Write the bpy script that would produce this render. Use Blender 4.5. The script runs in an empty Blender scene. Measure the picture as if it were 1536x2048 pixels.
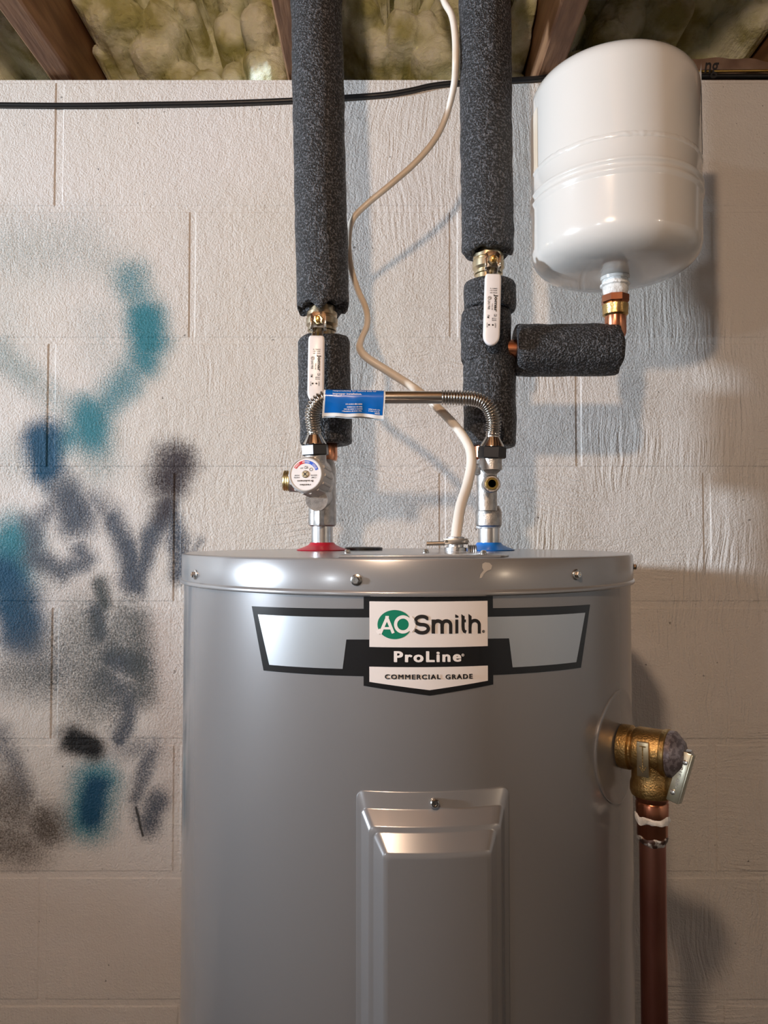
import bpy, bmesh, math, random
from mathutils import Vector, Matrix, noise
random.seed(7)
S = bpy.context.scene
COL = S.collection
R_ = math.radians
PI = math.pi

# ------------------------------------------------------------------ camera
F, PITCH, CZ = 1480.0, R_(1.86), 1.476          # focal length in pixels of the 1536x2048 frame, tilt up, lens height above floor
cam = bpy.data.cameras.new('camera'); camo = bpy.data.objects.new('camera', cam); COL.objects.link(camo)
camo.location = (0, 0, CZ); camo.rotation_euler = (PI/2 + PITCH, 0, 0)
cam.sensor_fit = 'VERTICAL'; cam.sensor_height = 36.0; cam.lens = 36.0 * F / 2048.0; cam.clip_start = 0.02
S.camera = camo

# ------------------------------------------------------------------ world, lamps, exposure
S.view_settings.view_transform = 'Standard'; S.view_settings.look = 'None'
S.view_settings.exposure = -0.08; S.view_settings.gamma = 1.0; S.view_settings.use_curve_mapping = False
w = bpy.data.worlds.new('world'); S.world = w; w.use_nodes = True
w.node_tree.nodes['Background'].inputs[0].default_value = (0.30, 0.33, 0.40, 1); w.node_tree.nodes['Background'].inputs[1].default_value = 0.05

def lamp(name, loc, power, color, radius):
    l = bpy.data.lights.new(name, 'POINT'); l.energy = power; l.color = color; l.shadow_soft_size = radius
    o = bpy.data.objects.new(name, l); o.location = loc; COL.objects.link(o); return o
lamp('ceiling_bulb', (-0.19, -0.24, CZ + 0.54), 27.0, (1.0, 0.71, 0.49), 0.03)       # warm bulb between the joists, just behind the lens
lamp('outside_lamp', (-4.5, -0.59, CZ + 0.40), 1250.0, (0.76, 0.88, 1.0), 0.10)           # cool lamp outside the left window, standing in for daylight
lamp('side_bulb', (2.3, -1.6, CZ + 0.55), 12.0, (1.0, 0.78, 0.56), 0.04)             # warm lamp deeper in the room on the right
lamp('rear_fill', (-2.3, -2.5, CZ + 0.42), 34.0, (0.86, 0.93, 1.0), 0.05)           # added fill lamp, unseen, brightens the walls mirrored in the heater jacket

# ------------------------------------------------------------------ helpers
def ray(px, py):
    u, v = (px - 768) / F, (1024 - py) / F
    return Vector((u, math.cos(PITCH) - math.sin(PITCH) * v, math.sin(PITCH) + math.cos(PITCH) * v))
def at(px, py, Y):                                # point at real depth Y (metres from the lens plane)
    d = ray(px, py); t = Y / d.y
    return Vector((d.x * t, Y, d.z * t + CZ))
TX, TY, TR, LR = 0.0232, 0.805, 0.232, 0.2345     # heater axis, jacket radius, lid radius
def tank(px, py, r=TR):                           # (arc length, height) on the jacket
    d = ray(px, py); a = d.x**2 + d.y**2; b = -2*(d.x*TX + d.y*TY); c = TX**2 + TY**2 - r*r
    t = (-b - math.sqrt(max(b*b - 4*a*c, 0))) / (2*a)
    p = d * t
    return math.atan2(p.x - TX, -(p.y - TY)) * r, p.z + CZ
def tpt(s, z, off=0.0, r=TR):                     # jacket coordinates back to a point
    th = s / r
    return Vector((TX + (r + off) * math.sin(th), TY - (r + off) * math.cos(th), z))

def wloc(o):
    v = Vector((0, 0, 0))
    while o is not None: v += o.location; o = o.parent
    return v
def link(name, me, mat, parent, smooth=True, angle=35):
    if mat is not None: me.materials.append(mat)
    if smooth and len(me.polygons):
        me.shade_smooth(); me.set_sharp_from_angle(angle=R_(angle))
    o = bpy.data.objects.new(name, me); COL.objects.link(o)
    if parent is not None: o.parent = parent
    return o
class MB:
    def __init__(s): s.v, s.f = [], []
    def add(s, vs, fs):
        n = len(s.v); s.v += [Vector(v) for v in vs]; s.f += [tuple(i + n for i in f) for f in fs]; return s
    def ring_loft(s, rings, cap0=True, cap1=True, closed=False):
        m = len(rings[0]); vs = [p for r in rings for p in r]; fs = []
        k = len(rings)
        for i in range(k if closed else k - 1):
            a, b = i * m, ((i + 1) % k) * m
            for j in range(m):
                j2 = (j + 1) % m; fs.append((a + j, a + j2, b + j2, b + j))
        if not closed:
            if cap0: fs.append(tuple(reversed(range(m))))
            if cap1: fs.append(tuple(range((k - 1) * m, k * m)))
        return s.add(vs, fs)
    def lathe(s, prof, origin, axis=(0, 0, 1), segs=40, cap0=True, cap1=True, closed=False, phase=0.0, jitter=None):
        ax = Vector(axis).normalized(); o = Vector(origin)
        ref = Vector((0, 0, 1)) if abs(ax.z) < .9 else Vector((0, 1, 0))
        e1 = ax.cross(ref).normalized(); e2 = ax.cross(e1).normalized()
        rings = []
        for r, h in prof:
            ring = []
            for j in range(segs):
                t = -2 * PI * j / segs + phase
                p = o + ax * h + (e1 * math.cos(t) + e2 * math.sin(t)) * max(r, 1e-5)
                if jitter: p = jitter(p)
                ring.append(p)
            rings.append(ring)
        return s.ring_loft(rings, cap0, cap1, closed)
    def tube(s, pts, rad, segs=14, cap=True, flat=None):
        pts = [Vector(p) for p in pts]; n = len(pts)
        if not hasattr(rad, '__len__'): rad = [rad] * n
        t0 = (pts[1] - pts[0]).normalized(); ref = Vector((0, 1, 0)) if abs(t0.y) < .9 else Vector((1, 0, 0))
        e1 = (ref - t0 * ref.dot(t0)).normalized(); rings = []
        for i in range(n):
            t = (pts[min(i + 1, n - 1)] - pts[max(i - 1, 0)]).normalized()
            e1 = (e1 - t * e1.dot(t)).normalized(); e2 = t.cross(e1)
            k = 1.0 if flat is None else flat[i] if hasattr(flat, '__len__') else flat
            rings.append([pts[i] + (e1 * math.cos(2*PI*j/segs) * k + e2 * math.sin(2*PI*j/segs)) * rad[i] for j in range(segs)])
        return s.ring_loft(rings, cap, cap)
    def box(s, c, size, rot=None, bevel=0.0, seg=2):
        bm = bmesh.new(); bmesh.ops.create_cube(bm, size=1.0)
        for v in bm.verts: v.co = Vector((v.co.x * size[0], v.co.y * size[1], v.co.z * size[2]))
        if bevel: bmesh.ops.bevel(bm, geom=bm.edges[:], offset=bevel, segments=seg, profile=.5, affect='EDGES')
        bm.verts.index_update(); M = rot if rot is not None else Matrix.Identity(3)
        s.add([M @ v.co + Vector(c) for v in bm.verts], [[v.index for v in f.verts] for f in bm.faces]); bm.free(); return s
    def prism(s, poly, o, ux, uy, th, bevel=0.0, seg=2):   # polygon in a plane, extruded along ux x uy
        ux, uy = Vector(ux).normalized(), Vector(uy).normalized(); n = ux.cross(uy).normalized(); o = Vector(o)
        bm = bmesh.new(); vs = [bm.verts.new((x, y, 0)) for x, y in poly]; f = bm.faces.new(vs)
        r = bmesh.ops.extrude_face_region(bm, geom=[f])
        for g in r['geom']:
            if isinstance(g, bmesh.types.BMVert): g.co.z += th
        bmesh.ops.recalc_face_normals(bm, faces=bm.faces[:])
        if bevel: bmesh.ops.bevel(bm, geom=[e for e in bm.edges if e.calc_face_angle(0) > .6], offset=bevel, segments=seg, profile=.5, affect='EDGES')
        bm.verts.index_update()
        s.add([o + ux * v.co.x + uy * v.co.y + n * v.co.z for v in bm.verts], [[v.index for v in q.verts] for q in bm.faces]); bm.free(); return s
    def build(s, name, mat, parent=None, smooth=True, angle=35, fix=True, at0=None):
        o0 = wloc(parent) if parent is not None else (Vector(at0) if at0 is not None else Vector((0, 0, 0)))
        me = bpy.data.meshes.new(name); me.from_pydata([tuple(v - o0) for v in s.v], [], s.f)
        if fix:
            bm = bmesh.new(); bm.from_mesh(me); bmesh.ops.recalc_face_normals(bm, faces=bm.faces[:]); bm.to_mesh(me); bm.free()
        me.update(); o = link(name, me, mat, parent, smooth, angle)
        if at0 is not None and parent is None: o.location = at0
        return o
def tag(o, label, cat, group=None):
    o['label'] = label; o['category'] = cat
    if group: o['group'] = group
    return o
def thing(name, loc, label, cat, group=None):
    o = bpy.data.objects.new(name, None); o.location = loc; o.empty_display_size = .05; COL.objects.link(o)
    return tag(o, label, cat, group)
def struct(o): o['kind'] = 'structure'; return o
def crom(pts, n=8):                               # smooth curve through points
    pts = [Vector(p) for p in pts]; out = []
    P = [pts[0] * 2 - pts[1]] + pts + [pts[-1] * 2 - pts[-2]]
    for i in range(1, len(P) - 2):
        a, b, c, d = P[i-1:i+3]
        for k in range(n):
            t = k / n
            out.append(.5 * ((2*b) + (c-a)*t + (2*a-5*b+4*c-d)*t*t + (3*b-a-3*c+d)*t**3))
    out.append(pts[-1]); return out

# ------------------------------------------------------------------ materials
def new_mat(name, color, rough=.5, metal=0.0, coat=0.0, coat_rough=.08, spec=.5):
    m = bpy.data.materials.new(name); m.use_nodes = True; b = m.node_tree.nodes['Principled BSDF']
    b.inputs['Base Color'].default_value = (*color, 1); b.inputs['Roughness'].default_value = rough
    b.inputs['Metallic'].default_value = metal; b.inputs['Coat Weight'].default_value = coat; b.inputs['Coat Roughness'].default_value = coat_rough
    b.inputs['Specular IOR Level'].default_value = spec
    return m
class NT:
    def __init__(s, m): s.t = m.node_tree if hasattr(m, 'node_tree') else m; s.b = s.t.nodes.get('Principled BSDF')
    def n(s, typ, ins=None, **kw):
        x = s.t.nodes.new(typ)
        for k, v in kw.items(): setattr(x, k, v)
        for k, v in (ins or {}).items():
            if isinstance(v, bpy.types.NodeSocket): s.t.links.new(v, x.inputs[k])
            else: x.inputs[k].default_value = v
        return x
    def math(s, op, a, b=0.0, c=0.0, clamp=False): return s.n('ShaderNodeMath', {0: a, 1: b, 2: c}, operation=op, use_clamp=clamp).outputs[0]
    def pos(s): return s.n('ShaderNodeNewGeometry').outputs['Position']
    def obj(s): return s.n('ShaderNodeTexCoord').outputs['Object']
    def scale(s, vec, x, y, z): return s.n('ShaderNodeVectorMath', {0: vec, 1: (x, y, z)}, operation='MULTIPLY').outputs[0]
    def noise(s, vec, sc, det=2.0, rough=.5): return s.n('ShaderNodeTexNoise', {'Vector': vec, 'Scale': sc, 'Detail': det, 'Roughness': rough}).outputs['Fac']
    def ramp(s, fac, a, b, lo=0.0, hi=1.0): return s.n('ShaderNodeMapRange', {0: fac, 1: a, 2: b, 3: lo, 4: hi}, interpolation_type='SMOOTHSTEP').outputs[0]
    def mix(s, fac, a, b):
        x = s.n('ShaderNodeMix', data_type='RGBA')
        for i, v in ((0, fac), (6, a), (7, b)):
            if isinstance(v, bpy.types.NodeSocket): s.t.links.new(v, x.inputs[i])
            else: x.inputs[i].default_value = v if i == 0 else (*v, 1)
        return x.outputs[2]
    def bump(s, h, dist, strength=1.0, normal=None):
        ins = {'Height': h, 'Distance': dist, 'Strength': strength}
        if normal is not None: ins['Normal'] = normal
        return s.n('ShaderNodeBump', ins).outputs[0]
    def to(s, name, sock): s.t.links.new(sock, s.b.inputs[name])
def vary(m, c1, c2, sc, lo=.35, hi=.65, bump=0.0, bsc=None, det=3.0, stretch=(1, 1, 1)):
    t = NT(m); p = t.scale(t.pos(), *stretch); f = t.ramp(t.noise(p, sc, det), lo, hi); t.to('Base Color', t.mix(f, c1, c2))
    if bump: t.to('Normal', t.bump(t.noise(p, bsc or sc, 3.0), bump))
    return m

# spray stroke: soft capsule in the wall plane
g = bpy.data.node_groups.new('spray_stroke', 'ShaderNodeTree')
for nm, ty in (('P', 'NodeSocketVector'), ('A', 'NodeSocketVector'), ('B', 'NodeSocketVector'), ('Radius', 'NodeSocketFloat'), ('Alpha', 'NodeSocketFloat'), ('Prev', 'NodeSocketFloat')):
    g.interface.new_socket(nm, in_out='INPUT', socket_type=ty)
g.interface.new_socket('Mask', in_out='OUTPUT', socket_type='NodeSocketFloat')
t = NT(g); gi = t.n('NodeGroupInput').outputs; go = t.n('NodeGroupOutput')
vm = lambda op, a, b=None: t.n('ShaderNodeVectorMath', {0: a, **({1: b} if b is not None else {})}, operation=op)
pa, ba = vm('SUBTRACT', gi['P'], gi['A']).outputs[0], vm('SUBTRACT', gi['B'], gi['A']).outputs[0]
h = t.math('DIVIDE', vm('DOT_PRODUCT', pa, ba).outputs['Value'], vm('DOT_PRODUCT', ba, ba).outputs['Value'], clamp=True)
sc_ = t.n('ShaderNodeVectorMath', {0: ba, 'Scale': h}, operation='SCALE').outputs[0]
dd = vm('LENGTH', vm('SUBTRACT', pa, sc_).outputs[0]).outputs['Value']
q = t.math('DIVIDE', dd, gi['Radius'])
mk = t.math('MULTIPLY', t.ramp(q, 1.9, .0), gi['Alpha'])
t.t.links.new(t.math('MAXIMUM', mk, gi['Prev']), go.inputs[0])

def wall_mat(name, graffiti=None):            # graffiti = (x0, x1, z0, z1): only the strokes that reach that patch are wired in
    m = new_mat(name, (.75, .71, .66), rough=.62, spec=.35); t = NT(m); P = t.pos()
    big = t.noise(P, 2.6, 3.0)
    col = t.mix(t.ramp(big, .3, .7), (.70, .655, .60), (.76, .715, .685))
    col = t.mix(t.math('MULTIPLY', t.ramp(t.noise(P, 7.0, 4.0), .55, .8), .25), col, (.66, .60, .50))
    # specks of dirt
    dots = t.ramp(t.noise(P, 95.0, 2.0), .745, .79); col = t.mix(t.math('MULTIPLY', dots, .75), col, (.10, .09, .08))
    if graffiti:
        W = lambda x, y: at(x, y, 1.14)
        warp = t.n('ShaderNodeTexNoise', {'Vector': P, 'Scale': 14.0, 'Detail': 3.0}).outputs['Color']
        w2 = t.n('ShaderNodeVectorMath', {0: warp, 1: (.5, .5, .5)}, operation='SUBTRACT').outputs[0]
        PW = t.n('ShaderNodeVectorMath', {0: w2, 1: (.030, .030, .030), 2: P}, operation='MULTIPLY_ADD').outputs[0]
        PW = t.scale(PW, 1, 0, 1)
        def layer(strokes, color, grain_sc, hard, col):
            prev = None; bx0, bx1, bz0, bz1 = graffiti
            for (x0, y0, x1, y1, r, a) in strokes:
                A, B = W(x0, y0), W(x1 + .5, y1 + .5); rr = r * 1.36 / 1298 * 1.9 + .02
                if max(A.x, B.x) + rr < bx0 or min(A.x, B.x) - rr > bx1 or max(A.z, B.z) + rr < bz0 or min(A.z, B.z) - rr > bz1: continue
                nd = t.n('ShaderNodeGroup', node_tree=g)
                t.t.links.new(PW, nd.inputs['P'])
                nd.inputs['A'].default_value = (A.x, 0, A.z); nd.inputs['B'].default_value = (B.x, 0, B.z)
                nd.inputs['Radius'].default_value = r * 1.36 / 1298; nd.inputs['Alpha'].default_value = min(a * 1.15, 1.1)
                if prev is not None: t.t.links.new(prev, nd.inputs['Prev'])
                prev = nd.outputs[0]
            if prev is None: return col
            grain = t.noise(P, grain_sc, 2.0, .6)
            gr = t.math('MULTIPLY', t.math('MULTIPLY', t.math('SUBTRACT', grain, .5), 5.0 * (.35 - hard)), t.math('MULTIPLY', prev, 3.0, clamp=True))
            fac = t.ramp(t.math('ADD', prev, gr), .06, 1.02)
            return t.mix(fac, col, color)
        col = layer([(310, 1260, 345, 1500, 45, .35), (330, 1500, 345, 1580, 35, .3), (200, 1180, 160, 1175, 25, .25), (60, 1180, 180, 1215, 25, .15)], (.42, .27, .21), 300, .2, col)
        col = layer([(20, 500, 150, 490, 70, .34), (0, 600, 20, 720, 50, .22), (150, 490, 262, 560, 46, .34), (0, 705, 60, 760, 30, .5), (60, 760, 150, 835, 30, .42), (190, 860, 195, 920, 42, .45),
                     (200, 640, 230, 720, 50, .28), (30, 920, 140, 960, 45, .3)], (.16, .25, .26), 430, .10, col)
        col = layer([(262, 560, 292, 630, 32, .58), (286, 630, 298, 690, 31, .92), (298, 690, 290, 720, 30, .8), (290, 720, 250, 765, 28, .62), (250, 770, 195, 820, 30, .66), (178, 830, 182, 860, 34, .86),
                     (170, 860, 110, 890, 28, .72), (25, 1090, 15, 1150, 44, .9), (192, 1565, 172, 1635, 38, .8)], (.032, .195, .245), 430, .14, col)
        col = layer([(88, 878, 90, 930, 31, 1.1), (5, 1150, 25, 1190, 36, .9), (28, 1210, 45, 1255, 38, 1.1), (192, 1578, 182, 1630, 18, 1.1), (88, 935, 92, 965, 18, .6)], (.004, .062, .13), 430, .16, col)
        col = layer([(132, 995, 150, 1035, 34, .84), (112, 1005, 66, 1050, 20, .62), (66, 1050, 74, 1112, 22, .68), (74, 1112, 120, 1142, 24, .74), (120, 1142, 165, 1122, 22, .72), (160, 1098, 172, 1118, 19, .72),
                     (186, 1000, 226, 1034, 25, .58), (226, 1034, 250, 1095, 21, .78), (250, 1095, 268, 1168, 21, .85), (270, 1168, 300, 1085, 18, .8), (300, 1085, 334, 1015, 20, .8),
                     (338, 1015, 352, 1080, 19, .76), (352, 1080, 362, 1150, 17, .76), (382, 1100, 397, 1078, 9, .5), (60, 1290, 95, 1330, 48, .5),
                     (190, 1225, 196, 1270, 17, .82), (228, 1318, 262, 1325, 27, .86), (212, 1362, 245, 1395, 30, .7), (255, 1400, 243, 1475, 17, .74), (244, 1492, 300, 1504, 24, .5), (302, 1512, 268, 1598, 15, .66),
                     (315, 1600, 300, 1642, 23, .76), (268, 1610, 272, 1635, 14, .5), (0, 1470, 44, 1580, 22, .55)], (.068, .082, .108), 380, .14, col)
        col = layer([(205, 1172, 210, 1210, 17, .8), (175, 1255, 185, 1385, 56, .58), (272, 1240, 284, 1385, 28, .68), (255, 1240, 230, 1290, 36, .62), (20, 1355, 90, 1352, 40, .52), (100, 1160, 60, 1200, 40, .3),
                     (100, 1290, 160, 1290, 40, .35)], (.07, .08, .08), 380, .14, col)
        col = layer([(350, 925, 335, 965, 34, .86), (340, 970, 325, 1015, 26, .66), (300, 945, 390, 930, 22, .4)], (.045, .035, .04), 420, .16, col)
        col = layer([(0, 1600, 30, 1625, 46, .62), (88, 1640, 92, 1655, 34, .72), (0, 1680, 50, 1690, 44, .6)], (.075, .058, .045), 420, .16, col)
        col = layer([(142, 1478, 182, 1496, 22, 1.2), (130, 1470, 118, 1460, 14, .5)], (.006, .005, .005), 420, .2, col)
        col = layer([(268, 1618, 287, 1664, 2.2, 1.0), (40, 208, 42, 210, 2, .9)], (.05, .05, .05), 420, .2, col)
    t.to('Base Color', col)
    # brushed block filler: stipple plus brush lines that swing between vertical and sideways
    sw = t.n('ShaderNodeTexNoise', {'Vector': P, 'Scale': 5.0, 'Detail': 2.0}).outputs['Color']
    PW2 = t.n('ShaderNodeVectorMath', {0: sw, 1: (.07, .07, .07), 2: P}, operation='MULTIPLY_ADD').outputs[0]
    vert = t.noise(t.scale(PW2, 210, 40, 15), 1.0, 2.5)
    hori = t.noise(t.scale(PW2, 16, 40, 230), 1.0, 2.5)
    msk = t.ramp(t.noise(P, 4.2, 1.0), .44, .56)
    stip = t.noise(P, 330.0, 3.0, .6)
    lump = t.noise(P, 60.0, 4.0, .6)
    mmix = lambda f, a, b: t.math('ADD', t.math('MULTIPLY', a, t.math('SUBTRACT', 1.0, f)), t.math('MULTIPLY', b, f))
    br = mmix(msk, vert, hori)
    amt = t.ramp(t.noise(P, 6.0, 2.0), .38, .62, .25, 1.0)
    xs = t.n('ShaderNodeSeparateXYZ', {0: P}).outputs[0]
    zs_ = t.n('ShaderNodeSeparateXYZ', {0: P}).outputs[2]
    amt = t.math('MULTIPLY', t.math('MULTIPLY', amt, t.ramp(zs_, CZ + .5, CZ + .1, .45, 1.0)), t.ramp(xs, -.45, .05, .25, 1.0))
    hgt = t.math('ADD', t.math('MULTIPLY', t.math('MULTIPLY', br, amt), 1.0), t.math('ADD', t.math('MULTIPLY', stip, .42), t.math('MULTIPLY', lump, .45)))
    t.to('Normal', t.bump(hgt, .0046, .85))
    return m
M = {}
M['wall_paint'] = wall_mat('wall_paint')
M['room_paint'] = vary(new_mat('room_paint', (.6, .57, .53), .7), (.46, .43, .39), (.52, .49, .45), 3.0)
M['front_paint'] = vary(new_mat('front_paint', (.72, .71, .69), .7), (.70, .69, .67), (.77, .76, .74), 3.0)
M['concrete'] = vary(new_mat('concrete', (.1, .1, .09), .7), (.055, .05, .046), (.095, .088, .08), 5.0, bump=.002, bsc=40)
M['deck'] = vary(new_mat('deck', (.3, .2, .12), .7), (.22, .14, .08), (.34, .23, .13), 9.0, stretch=(1, 6, 1))
M['joist'] = vary(new_mat('joist_wood', (.3, .17, .09), .55), (.17, .08, .04), (.29, .155, .08), 10.0, stretch=(6, .8, 6), bump=.001, bsc=30)
m = new_mat('fibreglass', (.6, .55, .3), .9, spec=.1); t = NT(m); P = t.pos()
c = t.mix(t.ramp(t.noise(P, 16.0, 3.0), .33, .62), (.50, .49, .22), (.94, .96, .76)); c = t.mix(t.ramp(t.noise(P, 9.0, 3.0), .68, .86), c, (.56, .47, .24))
t.to('Base Color', c); t.to('Normal', t.bump(t.noise(t.scale(P, 1, 1, 2.2), 70.0, 5.0, .6), .006)); M['fibreglass'] = m
m.node_tree.nodes['Principled BSDF'].inputs['Subsurface Weight'].default_value = 0.3; M['fibreglass'].node_tree.nodes['Principled BSDF'].inputs['Subsurface Radius'].default_value = (.03, .028, .014); M['fibreglass'].node_tree.nodes['Principled BSDF'].inputs['Subsurface Scale'].default_value = 1.0
M['kraft'] = vary(new_mat('kraft_paper', (.2, .13, .09), .5), (.17, .10, .07), (.27, .18, .13), 18.0, bump=.003, bsc=25)
m = new_mat('grey_enamel', (.275, .275, .283), .27, .40, spec=.7, coat=.5, coat_rough=.07); M['enamel'] = m
t = NT(m); t.to('Normal', t.bump(t.noise(t.scale(t.pos(), 1, 1, .25), 9.0, 1.0), .0016, .5))
M['enamel_lid'] = new_mat('grey_enamel_lid', (.29, .29, .298), .28, .38, spec=.7, coat=.6, coat_rough=.16)
M['white_enamel'] = new_mat('white_enamel', (.66, .645, .615), .2, coat=.6, coat_rough=.04)
m = new_mat('black_foam', (.03, .03, .033), .55, spec=.6); t = NT(m); P = t.obj()
n1 = t.noise(P, 420.0, 2.0, .6); n2 = t.noise(P, 90.0, 2.0)
c = t.mix(t.ramp(n1, .46, .68), (.006, .006, .007), (.12, .125, .142)); t.to('Base Color', c)
t.to('Normal', t.bump(t.math('ADD', n1, t.math('MULTIPLY', n2, .5)), .0032, 1.0)); t.to('Roughness', t.ramp(n1, .4, .7, .6, .32)); M['foam'] = m
M['chrome'] = new_mat('bright_steel', (.70, .68, .65), .14, 1.0)
M['stainless'] = new_mat('stainless', (.56, .53, .49), .2, 1.0)
M['galv'] = vary(new_mat('galvanised', (.6, .6, .6), .3, 1.0), (.50, .50, .51), (.68, .68, .68), 60)
M['nickel'] = vary(new_mat('cast_nickel', (.5, .48, .46), .38, 1.0), (.42, .40, .385), (.56, .54, .52), 150, bump=.0004, bsc=700)
M['dark_nut'] = new_mat('dark_nut', (.05, .05, .053), .33, .9)
M['brass'] = vary(new_mat('brass', (.62, .42, .17), .3, 1.0), (.50, .32, .12), (.70, .50, .22), 60, bump=.0003, bsc=500)
M['bronze'] = vary(new_mat('cast_bronze', (.5, .33, .12), .42, 1.0), (.40, .25, .09), (.56, .38, .16), 90, bump=.0006, bsc=600)
M['yellow_brass'] = new_mat('yellow_brass', (.85, .60, .18), .22, 1.0)
M['pale_brass'] = vary(new_mat('pale_brass', (.7, .58, .38), .32, 1.0), (.58, .46, .28), (.76, .65, .45), 50)
M['dull_brass'] = vary(new_mat('dull_brass', (.5, .42, .3), .34, 1.0), (.36, .28, .18), (.54, .46, .34), 50)
M['copper'] = vary(new_mat('copper', (.55, .22, .12), .26, 1.0), (.42, .14, .075), (.66, .29, .16), 28, stretch=(1, 1, .4))
M['old_copper'] = vary(new_mat('dull_copper', (.35, .13, .09), .32, 1.0), (.40, .15, .115), (.58, .26, .19), 25, stretch=(1, 1, .35))
M['solder'] = vary(new_mat('solder', (.6, .58, .56), .4, .7), (.75, .74, .72), (.10, .06, .05), 130, .45, .55)
M['white_plastic'] = new_mat('white_plastic', (.82, .79, .76), .35)
M['white_vinyl'] = new_mat('white_vinyl', (.83, .79, .78), .3, coat=.2)
M['tape'] = vary(new_mat('thread_tape', (.8, .8, .8), .4), (.85, .86, .86), (.62, .62, .60), 160, bump=.001, bsc=300)
m = new_mat('cream_jacket', (.74, .62, .46), .32); t = NT(m); pz = t.pos()
M['cable'] = vary(m, (.80, .74, .66), (.66, .55, .42), 9.0)
M['black_cable'] = new_mat('black_jacket', (.012, .012, .013), .35)
M['red'] = new_mat('red_plastic', (.48, .012, .035), .3)
M['blue'] = new_mat('blue_plastic', (.01, .17, .60), .3)
M['ink'] = new_mat('black_ink', (.008, .008, .009), .22, coat=.3)
M['print'] = new_mat('black_print', (.012, .01, .01), .5)
M['label_white'] = new_mat('label_white', (.80, .765, .755), .3)
M['white_print'] = new_mat('white_print', (.86, .83, .82), .4)
M['silver'] = new_mat('silver_foil', (.62, .64, .66), .3, .85)
M['green'] = new_mat('green_print', (.006, .20, .115), .3)
M['sticker'] = new_mat('blue_sticker', (.004, .13, .50), .18, coat=.5)
M['sticker_white'] = new_mat('white_sticker', (.84, .84, .84), .3)
M['grey_knob'] = new_mat('grey_knob', (.50, .475, .45), .42)
M['bonnet'] = vary(new_mat('grey_bonnet', (.2, .18, .2), .35, .5), (.15, .13, .15), (.27, .245, .27), 300, .45, .55)
M['zinc'] = vary(new_mat('yellow_zinc', (.6, .6, .5), .3, .9), (.52, .53, .42), (.66, .66, .56), 60)
M['screw'] = new_mat('zinc_screw', (.66, .65, .62), .22, 1.0)
M['red_print'] = new_mat('red_print', (.62, .02, .03), .4)
M['blue_print'] = new_mat('blue_print', (.02, .11, .62), .4)
M['purple_print'] = new_mat('purple_print', (.10, .085, .15), .4)

# ------------------------------------------------------------------ flat print
def text_geo(body, offset=0.0, space=1.0):
    cu = bpy.data.curves.new('t', 'FONT'); cu.body = body; cu.size = 1.0; cu.space_character = space; cu.offset = offset; cu.resolution_u = 3
    o = bpy.data.objects.new('t', cu); COL.objects.link(o); dg = bpy.context.evaluated_depsgraph_get(); dg.update()
    me = bpy.data.meshes.new_from_object(o.evaluated_get(dg)); vs = [(v.co.x, v.co.y) for v in me.vertices]; fs = [tuple(p.vertices) for p in me.polygons]
    bpy.data.objects.remove(o); bpy.data.curves.remove(cu); bpy.data.meshes.remove(me)
    x0, x1 = min(v[0] for v in vs), max(v[0] for v in vs); y0, y1 = min(v[1] for v in vs), max(v[1] for v in vs)
    return [((x - x0) / (x1 - x0), (y - y0) / (y1 - y0)) for x, y in vs], fs, (x1 - x0) / (y1 - y0)
def text_on(mb, body, fn, x0, x1, y0, y1, offset=0.0, space=1.0, fat=0.0):   # fill the box x0..x1, y0..y1 of surface fn(x, y)
    vs, fs, _ = text_geo(body, offset, space); lift = 0.0
    for dx, dy in ([(0, 0)] if not fat else [(-fat, 0), (0, 0), (fat, 0), (0, fat * .5), (0, -fat * .5), (-fat, fat * .4), (fat, -fat * .4)]):
        p0 = fn(x0, y0); nv_ = (fn(x1, y0) - p0).cross(fn(x0, y1) - p0).normalized() * lift; lift += 2.5e-5
        mb.add([fn(x0 + dx + (x1 - x0) * u, y0 + dy + (y1 - y0) * v) + nv_ for u, v in vs], fs)
def poly_on(mb, poly, fn, step=None):
    bm = bmesh.new(); bm.faces.new([bm.verts.new((x, y, 0)) for x, y in poly]).normal_update()
    if step:
        bmesh.ops.triangulate(bm, faces=bm.faces[:])
        a, b = min(p[0] for p in poly), max(p[0] for p in poly); k = a + step
        while k < b:
            bmesh.ops.bisect_plane(bm, geom=bm.verts[:] + bm.edges[:] + bm.faces[:], dist=1e-7, plane_co=(k, 0, 0), plane_no=(1, 0, 0)); k += step
    bm.verts.index_update()
    mb.add([fn(v.co.x, v.co.y) for v in bm.verts], [[v.index for v in f.verts] for f in bm.faces]); bm.free()
def stroke_on(mb, pts, wd, fn, closed=False):
    n = len(pts); L, Rr = [], []
    for i in range(n):
        a = pts[(i - 1) % n] if closed else pts[max(i - 1, 0)]; b = pts[(i + 1) % n] if closed else pts[min(i + 1, n - 1)]
        dx, dy = b[0] - a[0], b[1] - a[1]; l = math.hypot(dx, dy) or 1; nx, ny = -dy / l * wd / 2, dx / l * wd / 2
        L.append(fn(pts[i][0] + nx, pts[i][1] + ny)); Rr.append(fn(pts[i][0] - nx, pts[i][1] - ny))
    k = n if closed else n - 1
    mb.add(L + Rr, [(i, (i + 1) % n, n + (i + 1) % n, n + i) for i in range(k)])
def arc(cx, cy, rx, ry, a0, a1, n=14): return [(cx + rx * math.cos(R_(a0 + (a1 - a0) * i / n)), cy + ry * math.sin(R_(a0 + (a1 - a0) * i / n))) for i in range(n + 1)]

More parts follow.
